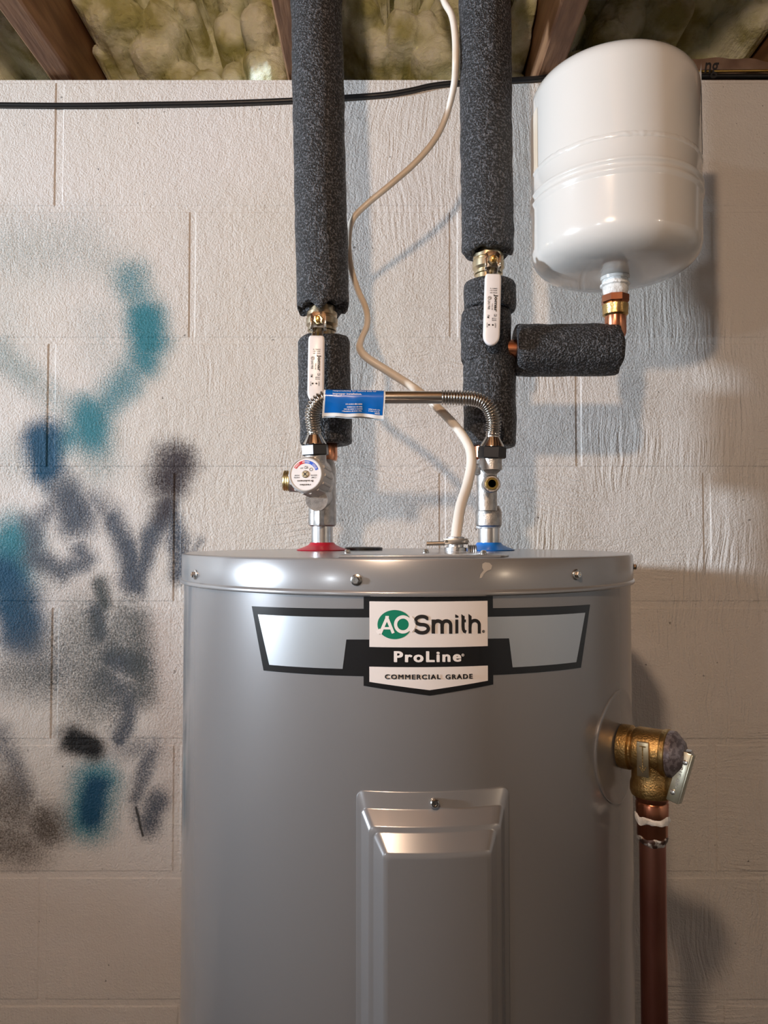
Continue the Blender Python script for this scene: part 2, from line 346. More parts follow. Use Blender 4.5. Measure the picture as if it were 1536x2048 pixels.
# ================================================================== the setting
WY = 1.14
LVL = [.7175, .512, .3045, .1035, -.104, -.313, -.5125, -.703, -.906, -1.109, -1.312, -1.476]
FRONT = WY + .0009                               # joints are struck almost flush
wb = MB().box((-1.1, FRONT + .1003, (CZ + .7165) / 2), (8.4, .2, CZ + .7165))
def block_mesh(name, mat):
    bm = bmesh.new(); bmesh.ops.create_cube(bm, size=1.0)
    for v in bm.verts: v.co = Vector((v.co.x * .3975, v.co.y * .03 + .015, v.co.z * .1945))
    bmesh.ops.delete(bm, geom=[f for f in bm.faces if f.normal.y > .5], context='FACES')
    front = [e for e in bm.edges if all(v.co.y < .001 for v in e.verts)]
    bmesh.ops.bevel(bm, geom=front, offset=.0022, segments=2, profile=.5, affect='EDGES')
    me = bpy.data.meshes.new(name); bm.to_mesh(me); bm.free(); me.shade_flat(); me.materials.append(mat); return me
bm_p = block_mesh('block', M['wall_paint'])
joint = {0: 108, 1: 380, 2: 100, 3: 885, 4: 114, 5: 888, 6: 96}
wmats = [M['wall_paint']]; cells = []; blocks = []
for i in range(len(LVL) - 1):
    zt, zb = LVL[i] + CZ, LVL[i+1] + CZ
    x0 = at(joint.get(i, 100 if i % 2 == 0 else 370), 1024, WY).x
    for k in range(-5, 6):
        cx = x0 + .4075 * (k + .5)
        if not -1.7 < cx < 1.6: continue
        xa, xb = cx - .20375, cx + .20375; mi = 0
        if xb > -.75 and xa < -.25 and zb > CZ - .56 and zt < CZ + .72:
            wmats.append(wall_mat('wall_graffiti', (xa, xb, zb, zt))); mi = len(wmats) - 1
        n = len(wb.v); wb.v += [Vector((x, FRONT, z)) for x, z in ((xa, zb), (xb, zb), (xb, zt - (.001 if i == 0 else 0)), (xa, zt - (.001 if i == 0 else 0)))]; wb.f.append((n, n+1, n+2, n+3)); cells.append(mi)
        b = bpy.data.objects.new('block', block_mesh('block', wmats[mi]) if mi else bm_p); blocks.append(b)
        b.location = (cx + random.uniform(-.001, .001), WY - random.uniform(.0, .0006), (zt + zb) / 2 - .001)
        b.scale = (random.uniform(1.0, 1.012), 1, (zt - zb - .0085) / .1945)
wall = struct(wb.build('wall_back', wmats[0], smooth=False, fix=False))
for mt in wmats[1:]: wall.data.materials.append(mt)
for f, mi in zip(wall.data.polygons[6:], cells): f.material_index = mi
for b in blocks: COL.objects.link(b); b.parent = wall
# the rest of the basement
struct(MB().box((-1.1, -1.42, -.05), (8.4, 5.4, .1)).build('floor', M['concrete'], smooth=False))
# left wall with a shallow basement window close under the joists; unseen, its sill shaped to cut off the cool lamp outside
mb = MB()
for y0, y1, z0, z1 in ((-4.1, -1.05, 0, 2.5), (.45, 1.14, 0, 2.5), (-1.05, .45, 0, CZ + .228), (-1.05, .45, CZ + .68, 2.5)):
    mb.box((-3.55, (y0 + y1) / 2, (z0 + z1) / 2), (.1, y1 - y0, z1 - z0))
struct(mb.build('wall_left', M['front_paint'], smooth=False))
mb = MB()
for y in (-1.04, .44): mb.box((-3.55, y, CZ + .442), (.06, .03, .47))
for z in (.230, .672): mb.box((-3.55, -.3, CZ + z), (.06, 1.45, .02))
struct(mb.build('light_cut_window', M['white_plastic'], smooth=False))
struct(MB().box((3.15, -1.42, 1.2), (.1, 5.1, 2.6)).build('wall_right', M['room_paint'], smooth=False))
struct(MB().box((-1.1, -4.15, 1.2), (8.4, .1, 2.6)).build('wall_front', M['front_paint'], smooth=False))
ceil = struct(MB().box((-1.1, -1.37, CZ + .985), (8.4, 5.5, .03)).build('ceiling', M['deck'], smooth=False))
JZ = CZ + .722
jl = [-.53, -.155, .240]
xs = [(-.53, .038), (-.153, .034), (.240, .038)]
xs += [(.240 + .4 * k, .038) for k in range(1, 7)] + [(-.53 - .4 * k, .038) for k in range(1, 12)]
for x, wd in xs:
    MB().box((x + wd / 2, -1.37, JZ + .1235), (wd, 5.4, .244), bevel=.003, seg=1).build('joist', M['joist'], ceil, smooth=False)
MB().box((-1.1, WY + .165, JZ + .12), (8.4, .036, .24)).build('rim_board', M['joist'], ceil, smooth=False)

# fibreglass batts stuffed between the joists above the wall
def batt(xa, xb, seed, label, depth=0.0, holes=()):
    """puffed wool: the front skin of many overlapping soft balls, roughened, closed at the back"""
    rnd = random.Random(seed); nx, nz = 150, 100; z0, z1, yb = .7228, .955, 1.285; balls = []
    for k in range(46):
        cx, cz = rnd.uniform(xa, xb), rnd.uniform(.715, .95); r = rnd.uniform(.016, .040)
        if any(math.hypot(cx - hx, cz - hz) < hr for hx, hz, hr in holes): continue
        balls.append((cx, 1.225 - .62 * max(0, cz - .775) + depth + rnd.uniform(-.045, .045), cz, r, rnd.uniform(.8, 1.25)))
    off = Vector((seed * 7.3, seed * 3.1, seed * 1.7)); vs, fs = [], []
    for j in range(nz):
        for i in range(nx):
            x, z = xa + (xb - xa) * i / (nx - 1), z0 + (z1 - z0) * j / (nz - 1)
            wv = noise.noise_vector(Vector((x * 22, z * 22, 0)) + off) * .009; px, pz = x + wv.x, z + wv.y; acc = 0.0; K = 900.0
            base = 1.281 - .35 * max(0, z - .80)
            for cx, cy, cz, r, el in balls:
                d2 = (px - cx) ** 2 / (el * el) + (pz - cz) ** 2
                if d2 < r * r: acc += math.exp(-K * (cy - math.sqrt(r * r - d2) - base)) - 1 if cy - math.sqrt(r * r - d2) < base else 0
            y = base - math.log(1 + acc) / K
            q = Vector((x, y * .6, z)) + off
            y -= .0075 * noise.fractal(q * 45.0, .8, 2.1, 4) + .004 * noise.noise(q * 24.0)
            vs.append(Vector((x, min(max(y, .985), yb - .004), z + CZ)))
    for j in range(nz - 1):
        for i in range(nx - 1): k = j * nx + i; fs.append((k, k + 1, k + nx + 1, k + nx))
    rim = [i for i in range(nx)] + [j * nx + nx - 1 for j in range(1, nz)] + [(nz - 1) * nx + i for i in range(nx - 2, -1, -1)] + [j * nx for j in range(nz - 2, 0, -1)]
    n0 = len(vs); vs += [Vector((vs[k].x, yb, vs[k].z)) for k in rim]; m = len(rim)
    fs += [(rim[i], n0 + i, n0 + (i + 1) % m, rim[(i + 1) % m]) for i in range(m)] + [tuple(range(n0, n0 + m))]
    o = MB().add(vs, fs).build('insulation_batt', M['fibreglass'], angle=180, at0=((xa + xb) / 2, 1.2, CZ + .722))
    return tag(o, label, 'insulation', 'fibreglass batts between the ceiling joists')
batt(-.88, -.535, 1, 'scrap of yellow fibreglass batt left of the leftmost ceiling joist', .02)
batt(-.488, -.157, 2, 'lumpy yellow fibreglass batt left of the left insulated pipe', 0, [(-.42, .745, .045), (-.47, .735, .05)])
batt(-.115, .236, 3, 'lumpy yellow fibreglass batt between the two insulated pipes')
batt(.282, .636, 4, 'shadowed fibreglass batt above the white expansion tank', .045)
# torn kraft facing with print, on top of the wall at the right
kp = MB(); n = 40; vs = []; fs = []
for j in range(9):
    for i in range(n):
        u = i / (n - 1); x = .455 + .20 * u; v = j / 8
        vs.append(Vector((x, 1.160 - .008 * v + .006 * noise.noise(Vector((x * 30, v * 2, 4))), CZ + .7235 + v * (.034 + .008 * noise.noise(Vector((x * 22, 0, 1)))))))
for j in range(8):
    for i in range(n - 1): k = j * n + i; fs.append((k, k + 1, k + n + 1, k + n))
kp.add(vs, fs); kraft = kp.build('kraft_facing', M['kraft'], angle=180, at0=(.5, 1.165, CZ + .7235))
tag(kraft, 'torn brown kraft paper facing lying on top of the wall right of the expansion tank', 'paper')
mb = MB(); o_ = at(1409, 147, 1.139); text_on(mb, 'ng', lambda x, y: o_ + Vector((x, .002 - y * .5, y)), 0, .021, -.005, .0145, .015); mb.build('lettering', M['print'], kraft, smooth=False)

# ================================================================== water heater
ZT = CZ - .0172; ZL = CZ - .0432
heater = thing('water_heater', (TX, TY, 0), 'tall grey enamelled tank water heater in front of the block wall', 'water heater')
MB().lathe([(TR - .012, .03), (TR, .04), (TR, ZL - CZ + CZ - .002), (TR - .004, ZL + .001)], (TX, TY, 0), segs=160).build('jacket', M['enamel'], heater)
MB().lathe([(LR + .0000, ZL - .0035), (LR + .0014, ZL - .0025), (LR + .0016, ZL - .001), (LR + .0010, ZL + .0004), (LR, ZL + .0012), (LR, ZT - .0022), (LR - .0008, ZT - .0007), (LR - .0024, ZT), (LR - .006, ZT - .0003), (LR - .012, ZT - .0006), (.02, ZT - .0006), (0, ZT - .0006)], (TX, TY, 0), segs=160, cap0=False).build('lid', M['enamel_lid'], heater)
def screw_at(name, p, nrm, r, parent, mat, hexh=True, flange=1.5):
    mb = MB(); mb.lathe([(r * flange, 0), (r * flange, r * .25), (r * 1.05, r * .45)], p, nrm, segs=20)
    mb.lathe([(r, r * .4), (r, r * 1.05), (r * .8, r * 1.3), (r * .45, r * 1.3), (r * .4, r * 1.15), (0, r * 1.15)], p, nrm, segs=6 if hexh else 20)
    return mb.build(name, mat, parent, angle=25)
for px, py in ((391, 1149), (713, 1160), (1152, 1149)):
    s, z = tank(px, py, LR); n = (tpt(s, z, 1, LR) - tpt(s, z, 0, LR)); screw_at('lid_screw', tpt(s, z, 0, LR), n, .0030, heater, M['screw'])
n = Vector((math.sin(R_(76)), -math.cos(R_(76)), 0)); screw_at('lid_screw', Vector((TX, TY, CZ - .031)) + n * LR, n, .003, heater, M['screw'])
# scuffed paint blister on the lid
s, z = tank(972, 1136, LR)
M['scuff'] = new_mat('scuffed_paint', (.52, .49, .46), .4)
mb = MB(); poly_on(mb, [tank(340 + a / 1.6, 1080 + b / 1.6, LR) for a, b in ((999, 76), (1008, 71), (1022, 73), (1030, 82), (1027, 94), (1014, 99), (1004, 108), (997, 121), (990, 122), (993, 110), (1003, 97), (998, 88))], lambda x, y: tpt(x, y, .0004, LR), .004)
mb.build('paint_run', M['scuff'], heater, angle=60)
# feet
for a in (45, 165, 285):
    n = Vector((math.sin(R_(a)), -math.cos(R_(a)), 0)); MB().lathe([(.02, 0), (.02, .035)], Vector((TX, TY, 0)) + n * .18, segs=16).build('foot', M['dark_nut'], heater)

# name plate: printed decal wrapped round the jacket
s0 = (tank(727.5, 1240)[0] + tank(985.5, 1240)[0]) / 2
def T2(px, py): s, z = tank(px, py); return s - s0, z
def lay(off): return lambda x, y: tpt(s0 + x, y, off)
Z = lambda v: CZ + v
hl = [T2(505.6, 1212.5), T2(528.75, 1341)]; hr = [T2(1180.6, 1208.75), T2(1162, 1335)]
tipT = ((hr[0][0] - hl[0][0]) / 2, (hr[0][1] + hl[0][1]) / 2); tipB = ((hr[1][0] - hl[1][0]) / 2, (hr[1][1] + hl[1][1]) / 2)
bx = T2(985.5, 1240)[0]; zf = lambda y: T2(860, y)[1]
half = [(bx, zf(1191)), (bx, zf(1218.2)), tipT, tipB, (bx, zf(1353.75)), (bx, zf(1372.8))]
outer = [(-x, y) for x, y in half][::-1] + half; outer = [(0, zf(1391))] + outer
mb = MB(); poly_on(mb, outer, lay(.0004), .006); plate = mb.build('name_plate', M['ink'], heater, angle=60)
sil = [T2(340 + a / 1.6, 1080 + b / 1.6) for a, b in ((283, 238), (638, 248), (638, 318), (565, 318), (553, 412), (319, 399))]
for sg in (1, -1):
    mb = MB(); poly_on(mb, [(sg * x, y) for x, y in sil], lay(.0006), .006); mb.build('silver_inset', M['silver'], plate, angle=60)
wx = T2(974.5, 1240)[0] ; wl = -T2(738.8, 1240)[0]; wx = (wx + wl) / 2
mb = MB(); poly_on(mb, [(-wx, zf(1203)), (wx, zf(1203)), (wx, zf(1294.5)), (-wx, zf(1294.5))], lay(.0006), .006); mb.build('white_panel', M['label_white'], plate, angle=60)
mb = MB(); poly_on(mb, [(-wx, zf(1334)), (wx, zf(1334)), (wx, zf(1364.5)), (0, zf(1380)), (-wx, zf(1364.5))], lay(.0006), .006); mb.build('white_panel', M['label_white'], plate, angle=60)
def L(zx, zy): return T2(720 + zx / 5.486, 1180 + zy / 5.486)       # decal measured at 5.486x
def LP(pts): return [L(a, b) for a, b in pts]
u1 = abs(L(480, 400)[0] - L(380, 400)[0]) / 100
mb = MB(); poly_on(mb, LP([(380 + 187 * math.cos(R_(a)), 378 + 160 * math.sin(R_(a))) for a in range(0, 360, 6)]), lay(.0008), .005); mb.build('emblem', M['green'], plate, angle=60)
mb = MB()
for pts, wd in (([(303, 290), (222, 478)], 33), ([(292, 290), (366, 472)], 33), ([(255, 418), (345, 418)], 26)): stroke_on(mb, LP(pts), wd * u1, lay(.0010))
poly_on(mb, LP([(280, 283), (318, 283), (318, 300), (280, 300)]), lay(.0010))
stroke_on(mb, LP([(472 + 81 * math.cos(R_(a)), 376 + 82 * math.sin(R_(a))) for a in range(0, 360, 8)]), 36 * u1, lay(.0010), True)
stroke_on(mb, LP(arc(472, 376, 116, 100, -52, 50)), 40 * u1, lay(.0010))
stroke_on(mb, LP([(232, 440), (188, 470)]), 46 * u1, lay(.0010))
mb.build('emblem_letters', M['white_print'], plate, smooth=False)
mb = MB(); sw = 38
def ST(pts, wd=sw): stroke_on(mb, LP(pts), wd * u1, lay(.0010))
ST([(748, 312)] + [(x, y) for x, y in arc(678, 334, 68, 46, -28, -180, 10)] + arc(676, 334, 66, 44, 180, 95, 7) + arc(682, 422, 66, 44, -85, 0, 8) + arc(678, 422, 70, 46, 0, 150, 12) + [(600, 438)])
ST([(802, 322), (802, 476)]); ST([(802, 400)] + arc(852, 384, 48, 47, 180, 340, 12) + [(899, 478)]); ST([(899, 400)] + arc(945, 384, 47, 47, 195, 360, 12) + [(992, 478)])
ST([(1059, 322), (1059, 474)], 34)
poly_on(mb, LP([(1041, 264), (1077, 284), (1077, 302), (1041, 302)]), lay(.0010))
ST([(1127, 282), (1127, 400)] + [(1130, 430), (1140, 450), (1160, 458)], 36); poly_on(mb, LP([(1108, 262), (1145, 290), (1145, 300), (1108, 300)]), lay(.0010)); ST([(1127, 337), (1158, 337)], 30)
ST([(1203, 285), (1203, 474)], 34); poly_on(mb, LP([(1186, 260), (1220, 286), (1220, 300), (1186, 300)]), lay(.0010)); ST([(1203, 400)] + arc(1255, 384, 50, 52, 190, 350, 12) + [(1304, 474)], 36)
stroke_on(mb, LP([(1350 + 12 * math.cos(R_(a)), 452 + 12 * math.sin(R_(a))) for a in range(0, 360, 30)]), 6 * u1, lay(.0010), True); ST([(1346, 446), (1346, 459)], 4); ST([(1346, 447), (1354, 450), (1346, 453), (1354, 459)], 4)
mb.build('brand_letters', M['print'], plate, smooth=False)
mb = MB()
def word(body, x0, x1, y0, y1, off, space=1.0, fat=0.0): a, b = L(x0, (y0 + y1) / 2)[0], L(x1, (y0 + y1) / 2)[0]; text_on(mb, body, lay(.0010), a, b, L((x0 + x1) / 2, y1)[1], L((x0 + x1) / 2, y0)[1], off, space, fat)
word('ProLine', 378, 1102, 672, 788, .012, 1.22, .00042)
stroke_on(mb, LP([(1124 + 13 * math.cos(R_(a)), 712 + 13 * math.sin(R_(a))) for a in range(0, 360, 30)]), 5 * u1, lay(.0010), True); stroke_on(mb, LP([(1120, 706), (1120, 719)]), 5 * u1, lay(.0010)); stroke_on(mb, LP([(1120, 707), (1128, 710), (1120, 713), (1128, 719)]), 4 * u1, lay(.0010))
mb.build('white_letters', M['white_print'], plate, smooth=False)
mb = MB(); word('COMMERCIAL', 276, 880, 926, 976, .0, 1.25, .00024); word('GRADE', 938, 1228, 922, 972, .0, 1.25, .00024); mb.build('small_letters', M['print'], plate, smooth=False)

# access panel: pressed cover, two steps proud of the jacket
aL, aR = tank(713, 1700)[0], tank(1017, 1700)[0]; aT = tank(860, 1583)[1]; aB = .62
def rrect(d, rad, n=5):
    x0, x1, y0, y1 = aL + d, aR - d, aB + d, aT - d; rad = max(rad, .0008); out = []
    for cx, cy, a in ((x1 - rad, y1 - rad, 0), (x0 + rad, y1 - rad, 90), (x0 + rad, y0 + rad, 180), (x1 - rad, y0 + rad, 270)):
        for i in range(n + 1): b = R_(a + 90 * i / n); out.append((cx + rad * math.cos(b), cy + rad * math.sin(b)))
    m = []                                                          # subdivide the long edges so that the sheet follows the round jacket
    for i in range(len(out)):
        a, b = out[i], out[(i + 1) % len(out)]; m.append(a)
        if math.hypot(b[0] - a[0], b[1] - a[1]) > .03:
            for k in range(1, 24): m.append((a[0] + (b[0] - a[0]) * k / 24, a[1] + (b[1] - a[1]) * k / 24))
    return m
def rrect_top(d, dt, rad): # top margin is wider than the side margins
    global aT
    keep = aT; aT = keep - dt + d; r = rrect(d, rad); aT = keep; return r
prof = [(0, 0, -.0005, .006), (0, 0, .0009, .006), (.0006, .0006, .0013, .006), (.0036, .0125, .0013, .005), (.0046, .0135, .0020, .005), (.0108, .0222, .0105, .005), (.0116, .0232, .0112, .005), (.0144, .0262, .0114, .005), (.0154, .0272, .0119, .005), (.0222, .0372, .0205, .004), (.0232, .0384, .0212, .004), (.026, .042, .0214, .004)]
rings = [[tpt(x, y, o) for x, y in rrect_top(d, dt, rr)] for d, dt, o, rr in prof]
mb = MB(); mb.ring_loft(rings, False, False)
xs_ = sorted(set(round(aL + .026 + (aR - aL - .052) * k / 24, 5) for k in range(25)))
poly_in = rrect_top(.026, .042, .004)
poly_on(mb, poly_in, lambda x, y: tpt(x, y, .0214), .004)
panel = mb.build('access_panel', M['enamel'], heater, angle=40)
s, z = tank(868, 1603); n = tpt(s, z, 1) - tpt(s, z, 0); screw_at('panel_screw', tpt(s, z, .0012), n, .0034, panel, M['screw'], False, 1.0)
# round pressed plate behind the relief valve
sv, zv = R_(54) * TR, tank(1200, 1511)[1]
mb = MB(); rg = []
for d, o in ((.0500, -.0004), (.0500, .0012), (.0485, .0016), (.046, .0012), (.03, .0008)):
    rg.append([tpt(sv + d * math.cos(2 * PI * i / 64), zv + d * math.sin(2 * PI * i / 64), o) for i in range(64)])
mb.ring_loft(rg, False, False); poly_on(mb, [(sv + .03 * math.cos(2 * PI * i / 64), zv + .03 * math.sin(2 * PI * i / 64)) for i in range(64)], lambda x, y: tpt(x, y, .0008), .005)
mb.build('valve_plate', M['enamel'], heater, angle=30)
# hot and cold nipples with coloured rings
HX, CX_, NY = at(644.5, 1072, .905).x, at(978, 1072, .905).x, .905
z_nt = at(645, 1049, NY).z
for x, col, nm in ((HX, 'red', 'hot_ring'), (CX_, 'blue', 'cold_ring')):
    MB().lathe([(.0305, ZT - .0004), (.0312, ZT + .0006), (.027, ZT + .0022), (.0215, ZT + .0042), (.0172, ZT + .0062), (.0156, ZT + .0078), (.0146, ZT + .0092), (.0133, ZT + .0094)], (x, NY, 0), segs=48).build(nm, M[col], heater)
    MB().lathe([(.0131, ZT), (.0133, z_nt - .003), (.0128, z_nt + .003)], (x, NY, 0), segs=36).build('nipple', M['galv'], heater)
# anode cap and junction cover on the lid
MB().lathe([(.024, ZT - .0005), (.024, ZT + .0024), (.022, ZT + .0034), (.008, ZT + .0036), (0, ZT + .0036)], (at(727, 1097, .935).x, .935, 0), segs=36, cap0=False).build('anode_cap', M['black_cable'], heater)
jc = MB(); jc.prism([(-.05, -.07), (.085, -.07), (.095, -.05), (.095, .04), (.075, .06), (-.045, .06)], (.012, .685, ZT - .0005), (1, 0, 0), (0, 1, 0), .0016, bevel=.0005)
cover = jc.build('junction_cover', M['enamel_lid'], heater)
for x, y in ((-.034, .69), (.04, .71), (.088, .655)): screw_at('cover_screw', (x, y, ZT + .0012), (0, 0, 1), .0026, cover, M['screw'], True, 1.3)

# ================================================================== relief valve and drain pipe
vn = Vector((math.sin(R_(54)), -math.cos(R_(54)), 0)); vb = tpt(sv, zv, .0016)
vx = vb + vn * .0262                              # axis of the outlet
valve = thing('relief_valve', vb, 'brass temperature relief valve with zinc test lever on the heater side', 'valve')
mb = MB(); mb.lathe([(.0188, 0), (.0192, .0015), (.0192, .009), (.0172, .0105), (.0172, .0120), (.0186, .0135), (.0192, .016), (.0192, .036), (.0185, .0375)], vb, vn, segs=48)
zd = zv - .0375
mb.lathe([(.0175, 0), (.0168, -.016), (.0170, -.024), (.0182, -.028), (.0184, -.034), (.0172, -.0375), (.0125, -.0375)], vx + Vector((0, 0, 0)), (0, 0, 1), segs=44)
mb.build('body', M['bronze'], valve)
side = Vector((-math.cos(R_(54)), -math.sin(R_(54)), 0))          # faces the lens
nn = (Vector((0, 0, 0)) + side * .9 + vn * .0).normalized(); pu = vn.copy(); pz_ = Vector((0, 0, 1))
po = vx + side * .0196
pl = MB().prism([(-.0058, -.017), (.0042, -.017), (.0042, .012), (-.0058, .012)], po, pu, pz_, .0030, bevel=.0004).build('arrow_plate', M['pale_brass'], valve)
mb = MB(); fa = lambda x, y: po - pu.cross(pz_) * 0 + pu * x + pz_ * y + pu.cross(pz_).normalized() * .0033
for pts in ([(-.0008, .008), (-.0008, -.011)], [(-.0035, -.008), (-.0008, -.013), (.002, -.008)], [(-.0035, .0085), (.002, .0085)]): stroke_on(mb, pts, .001, fa)
mb.build('arrow', M['bronze'], pl, smooth=False)
MB().lathe([(.0198, .0365), (.0204, .038), (.0204, .0405), (.0190, .0415)], vb, vn, segs=44).build('collar_ring', M['brass'], valve)
MB().lathe([(.0196, .0415), (.0196, .046), (.0120, .0535), (.0080, .0550)], vb, vn, segs=44).build('bonnet', M['bonnet'], valve)
MB().lathe([(.0062, .054), (.0062, .060), (.003, .061)], vb, vn, segs=24).build('stem', M['chrome'], valve)
lo = at(1358, 1554, (vb + vn * .064).y); lr = Matrix.Rotation(R_(17), 3, Vector((0, 1, 0))) @ Matrix.Rotation(R_(-38), 3, 'Z')
lev = MB().box(lo, (.0098, .0020, .043), lr, .0006); lev.box(lo + lr @ Vector((.0052, .0040, 0)), (.0018, .009, .042), lr, .0005); lev.box(lo + lr @ Vector((-.0040, .0035, .012)), (.0016, .0070, .012), lr, .0004)
lever = lev.build('lever', M['zinc'], valve)
for a, b in ((.0018, .0135), (-.0012, -.0135)):
    MB().lathe([(.0022, 0), (.0022, .0006), (.0012, .0009), (0, .0009)], lo + lr @ Vector((a, -.0011, b)), lr @ Vector((0, -1, 0)), segs=14, cap0=False).build('rivet', M['screw'], lever)
mb = MB(); text_on(mb, '150 210', lambda x, y: lo + lr @ Vector((y, -.00125, x)), -.009, .009, -.0012, .0014, .01); mb.build('stamp', M['nickel'], lever, smooth=False)
pipe = thing('drain_pipe', (vx.x, vx.y, 0), 'dull red copper discharge pipe running down beside the heater', 'pipe')
pz0 = vx.z - .0375
MB().lathe([(.0111, .15), (.0111, pz0 + .004), (.0095, pz0 + .004), (.0095, .15)], (vx.x, vx.y, 0), segs=36, closed=True).build('tube', M['old_copper'], pipe)
MB().lathe([(.0135, pz0 - .0005), (.0138, pz0 - .004), (.0130, pz0 - .0055), (.0138, pz0 - .007), (.0134, pz0 - .020), (.0128, pz0 - .023), (.0128, pz0 - .035), (.0122, pz0 - .038)], (vx.x, vx.y, 0), segs=36).build('adapter', M['copper'], pipe)
def wob(p): return p + Vector((0, 0, .0026 * noise.noise(p * 130))) + (p - Vector((vx.x, vx.y, p.z))) * (.07 * noise.noise(p * 220))
MB().lathe([(.0126, pz0 - .0165), (.0143, pz0 - .018), (.0147, pz0 - .0205), (.0139, pz0 - .023), (.0124, pz0 - .0235)], (vx.x, vx.y, 0), segs=60, jitter=wob).build('solder_bead', M['tape'], pipe)
MB().lathe([(.0122, pz0 - .034), (.0131, pz0 - .0355), (.0131, pz0 - .0385), (.0114, pz0 - .041)], (vx.x, vx.y, 0), segs=60, jitter=wob).build('solder_bead', M['solder'], pipe)

# ================================================================== pipe insulation, valves
IR = .0323
def foam(a, b, label, ro=IR, ri=.0165, seed=1.0, rag0=.0, rag1=.0, name='pipe_insulation'):
    a, b = Vector(a), Vector(b); L_ = (b - a).length; ax = (b - a).normalized(); ns = max(12, int(L_ / .006)); rd = .0045
    pr = [(ri, 0.002)] + [(ri + (ro - rd - ri) * k / 3, 0) for k in range(1, 4)] + [(ro - rd * .3, rd * .3)]
    pr += [(ro, rd + (L_ - 2 * rd) * k / ns) for k in range(ns + 1)]
    pr += [(ro - rd * .3, L_ - rd * .3)] + [(ri + (ro - rd - ri) * k / 3, L_) for k in (3, 2, 1)] + [(ri, L_ - .002)]
    def jit(p):
        h = (p - a).dot(ax); c = a + ax * h; q = p + Vector((seed, 0, 0)); d = p - c
        p = p + d.normalized() * (.0011 * noise.noise(q * 60) + .0009 * noise.noise(q * 22))
        e0, e1 = max(0, 1 - h / .012), max(0, 1 - (L_ - h) / .012)
        p = p + ax * (rag0 * e0 * noise.noise(q * 70) - rag1 * e1 * noise.noise(q * 55)); return p
    o = MB().lathe(pr, a, ax, segs=72, closed=True, jitter=jit).build(name, M['foam'], angle=60, at0=a)
    return tag(o, label, 'insulation sleeve')
PYL = .91
def pl_(y): return at(652.5 - (900 - y) * 20 / 900, y, PYL)       # axis of the left riser
def pr_(y): return at(980.5 - (900 - y) * 11.5 / 900, y, PYL)     # axis of the right riser
def up(p, q, z): d = (q - p); return p + d * ((z - p.z) / d.z)
topz = CZ + .968
foam(pl_(618), up(pl_(600), pl_(0), topz), 'long charcoal foam sleeve on the left riser above its ball valve', seed=1, rag0=.014)
foam(pl_(890), pl_(678), 'short charcoal foam sleeve on the left riser below its ball valve', seed=2, rag1=.003)
foam(pr_(508), up(pr_(480), pr_(0), topz), 'long charcoal foam sleeve on the right riser above its ball valve', seed=3, rag0=.006)
foam(at(980, 622, PYL), at(980, 566, PYL), 'short foam collar just under the right ball valve', seed=4, ro=.0322, rag0=.004, ri=.0205)
lower = thing('pipe_insulation', at(980, 895, PYL), 'charcoal foam sleeve on the right riser below the collar, notched at the tee', 'insulation sleeve')
def foam_part(a, b, seed, ro=IR, ri=.0180, **k):
    o = foam(a, b, '', ro, ri, seed, name='sleeve', **k); del o['label']; del o['category']; w_ = o.location.copy(); o.parent = lower; o.location = w_ - lower.location; return o
foam_part(at(979.5, 895, PYL), at(979, 716, PYL), 5)
foam_part(at(972, 728, PYL), at(971, 622, PYL), 6, ro=.0307, rag0=.006)
foam(at(1029, 701, .905), at(1236, 700, .905), 'charcoal foam sleeve on the level branch under the expansion tank', seed=7, ro=.0318, rag1=.003)

# copper inside the sleeves
hp = thing('copper_riser', pl_(915), 'copper riser of the hot line inside the left foam sleeves', 'pipe')
MB().tube([pl_(915), pl_(681)], .0111, 24).build('tube', M['copper'], hp)
MB().lathe([(.0125, 0), (.0138, .004), (.0138, .020), (.0120, .024)], pl_(922), (pl_(700) - pl_(900)), segs=30).build('union', M['copper'], hp)
hp2 = thing('copper_riser', pl_(630), 'copper riser above the left ball valve, mostly hidden in foam', 'pipe')
MB().tube([pl_(628), up(pl_(600), pl_(0), topz)], .0111, 24).build('tube', M['copper'], hp2)
cp = thing('copper_riser', pr_(915), 'copper riser of the cold line with a tee inside the right foam sleeves', 'pipe')
ty = at(1010, 700, .905)
MB().tube([pr_(915), pr_(570)], .0111, 24).build('tube', M['copper'], cp)
MB().lathe([(.0130, 0), (.0172, .003), (.0172, .016), (.0130, .020)], at(971, 921, .9), (0, 0, 1), segs=30).build('union', M['copper'], cp)
MB().tube([Vector((pr_(700).x, .9075, pr_(700).z)), at(1032, 700, .905)], .0125, 24).build('tee_branch', M['copper'], cp)
cp2 = thing('copper_riser', pr_(530), 'copper riser above the right ball valve, mostly hidden in foam', 'pipe')
MB().tube([pr_(508), up(pr_(480), pr_(0), topz)], .0111, 24).build('tube', M['copper'], cp2)
# branch to the expansion tank
EX, EY = .2840, .900
br = thing('copper_branch', at(1029, 700, .905), 'copper branch with elbow rising to the expansion tank', 'pipe')
zb_ = at(1029, 700, .905).z; cR = .020
arcp = [Vector((at(1034, 700, .905).x, .904, zb_)), Vector((EX - cR - .006, .9025, zb_))] + [Vector((EX - cR + cR * math.sin(R_(a)), .9015 - .0015 * a / 90, zb_ + cR - cR * math.cos(R_(a)))) for a in range(10, 91, 10)]
MB().tube(arcp + [Vector((EX, EY, zb_ + cR + .004))], .0113, 26).build('elbow', M['copper'], br)
z1 = at(1237, 667, EY).z; z2 = at(1237, 632, EY).z; z3 = at(1237, 609, EY).z; z4 = at(1237, 592, EY).z
MB().lathe([(.0118, zb_ + cR - .004), (.0122, zb_ + cR - .002), (.0122, z1 - .001), (.0128, z1), (.0128, z2), (.012, z2 + .001)], (EX, EY, 0), segs=36).build('socket', M['copper'], br)
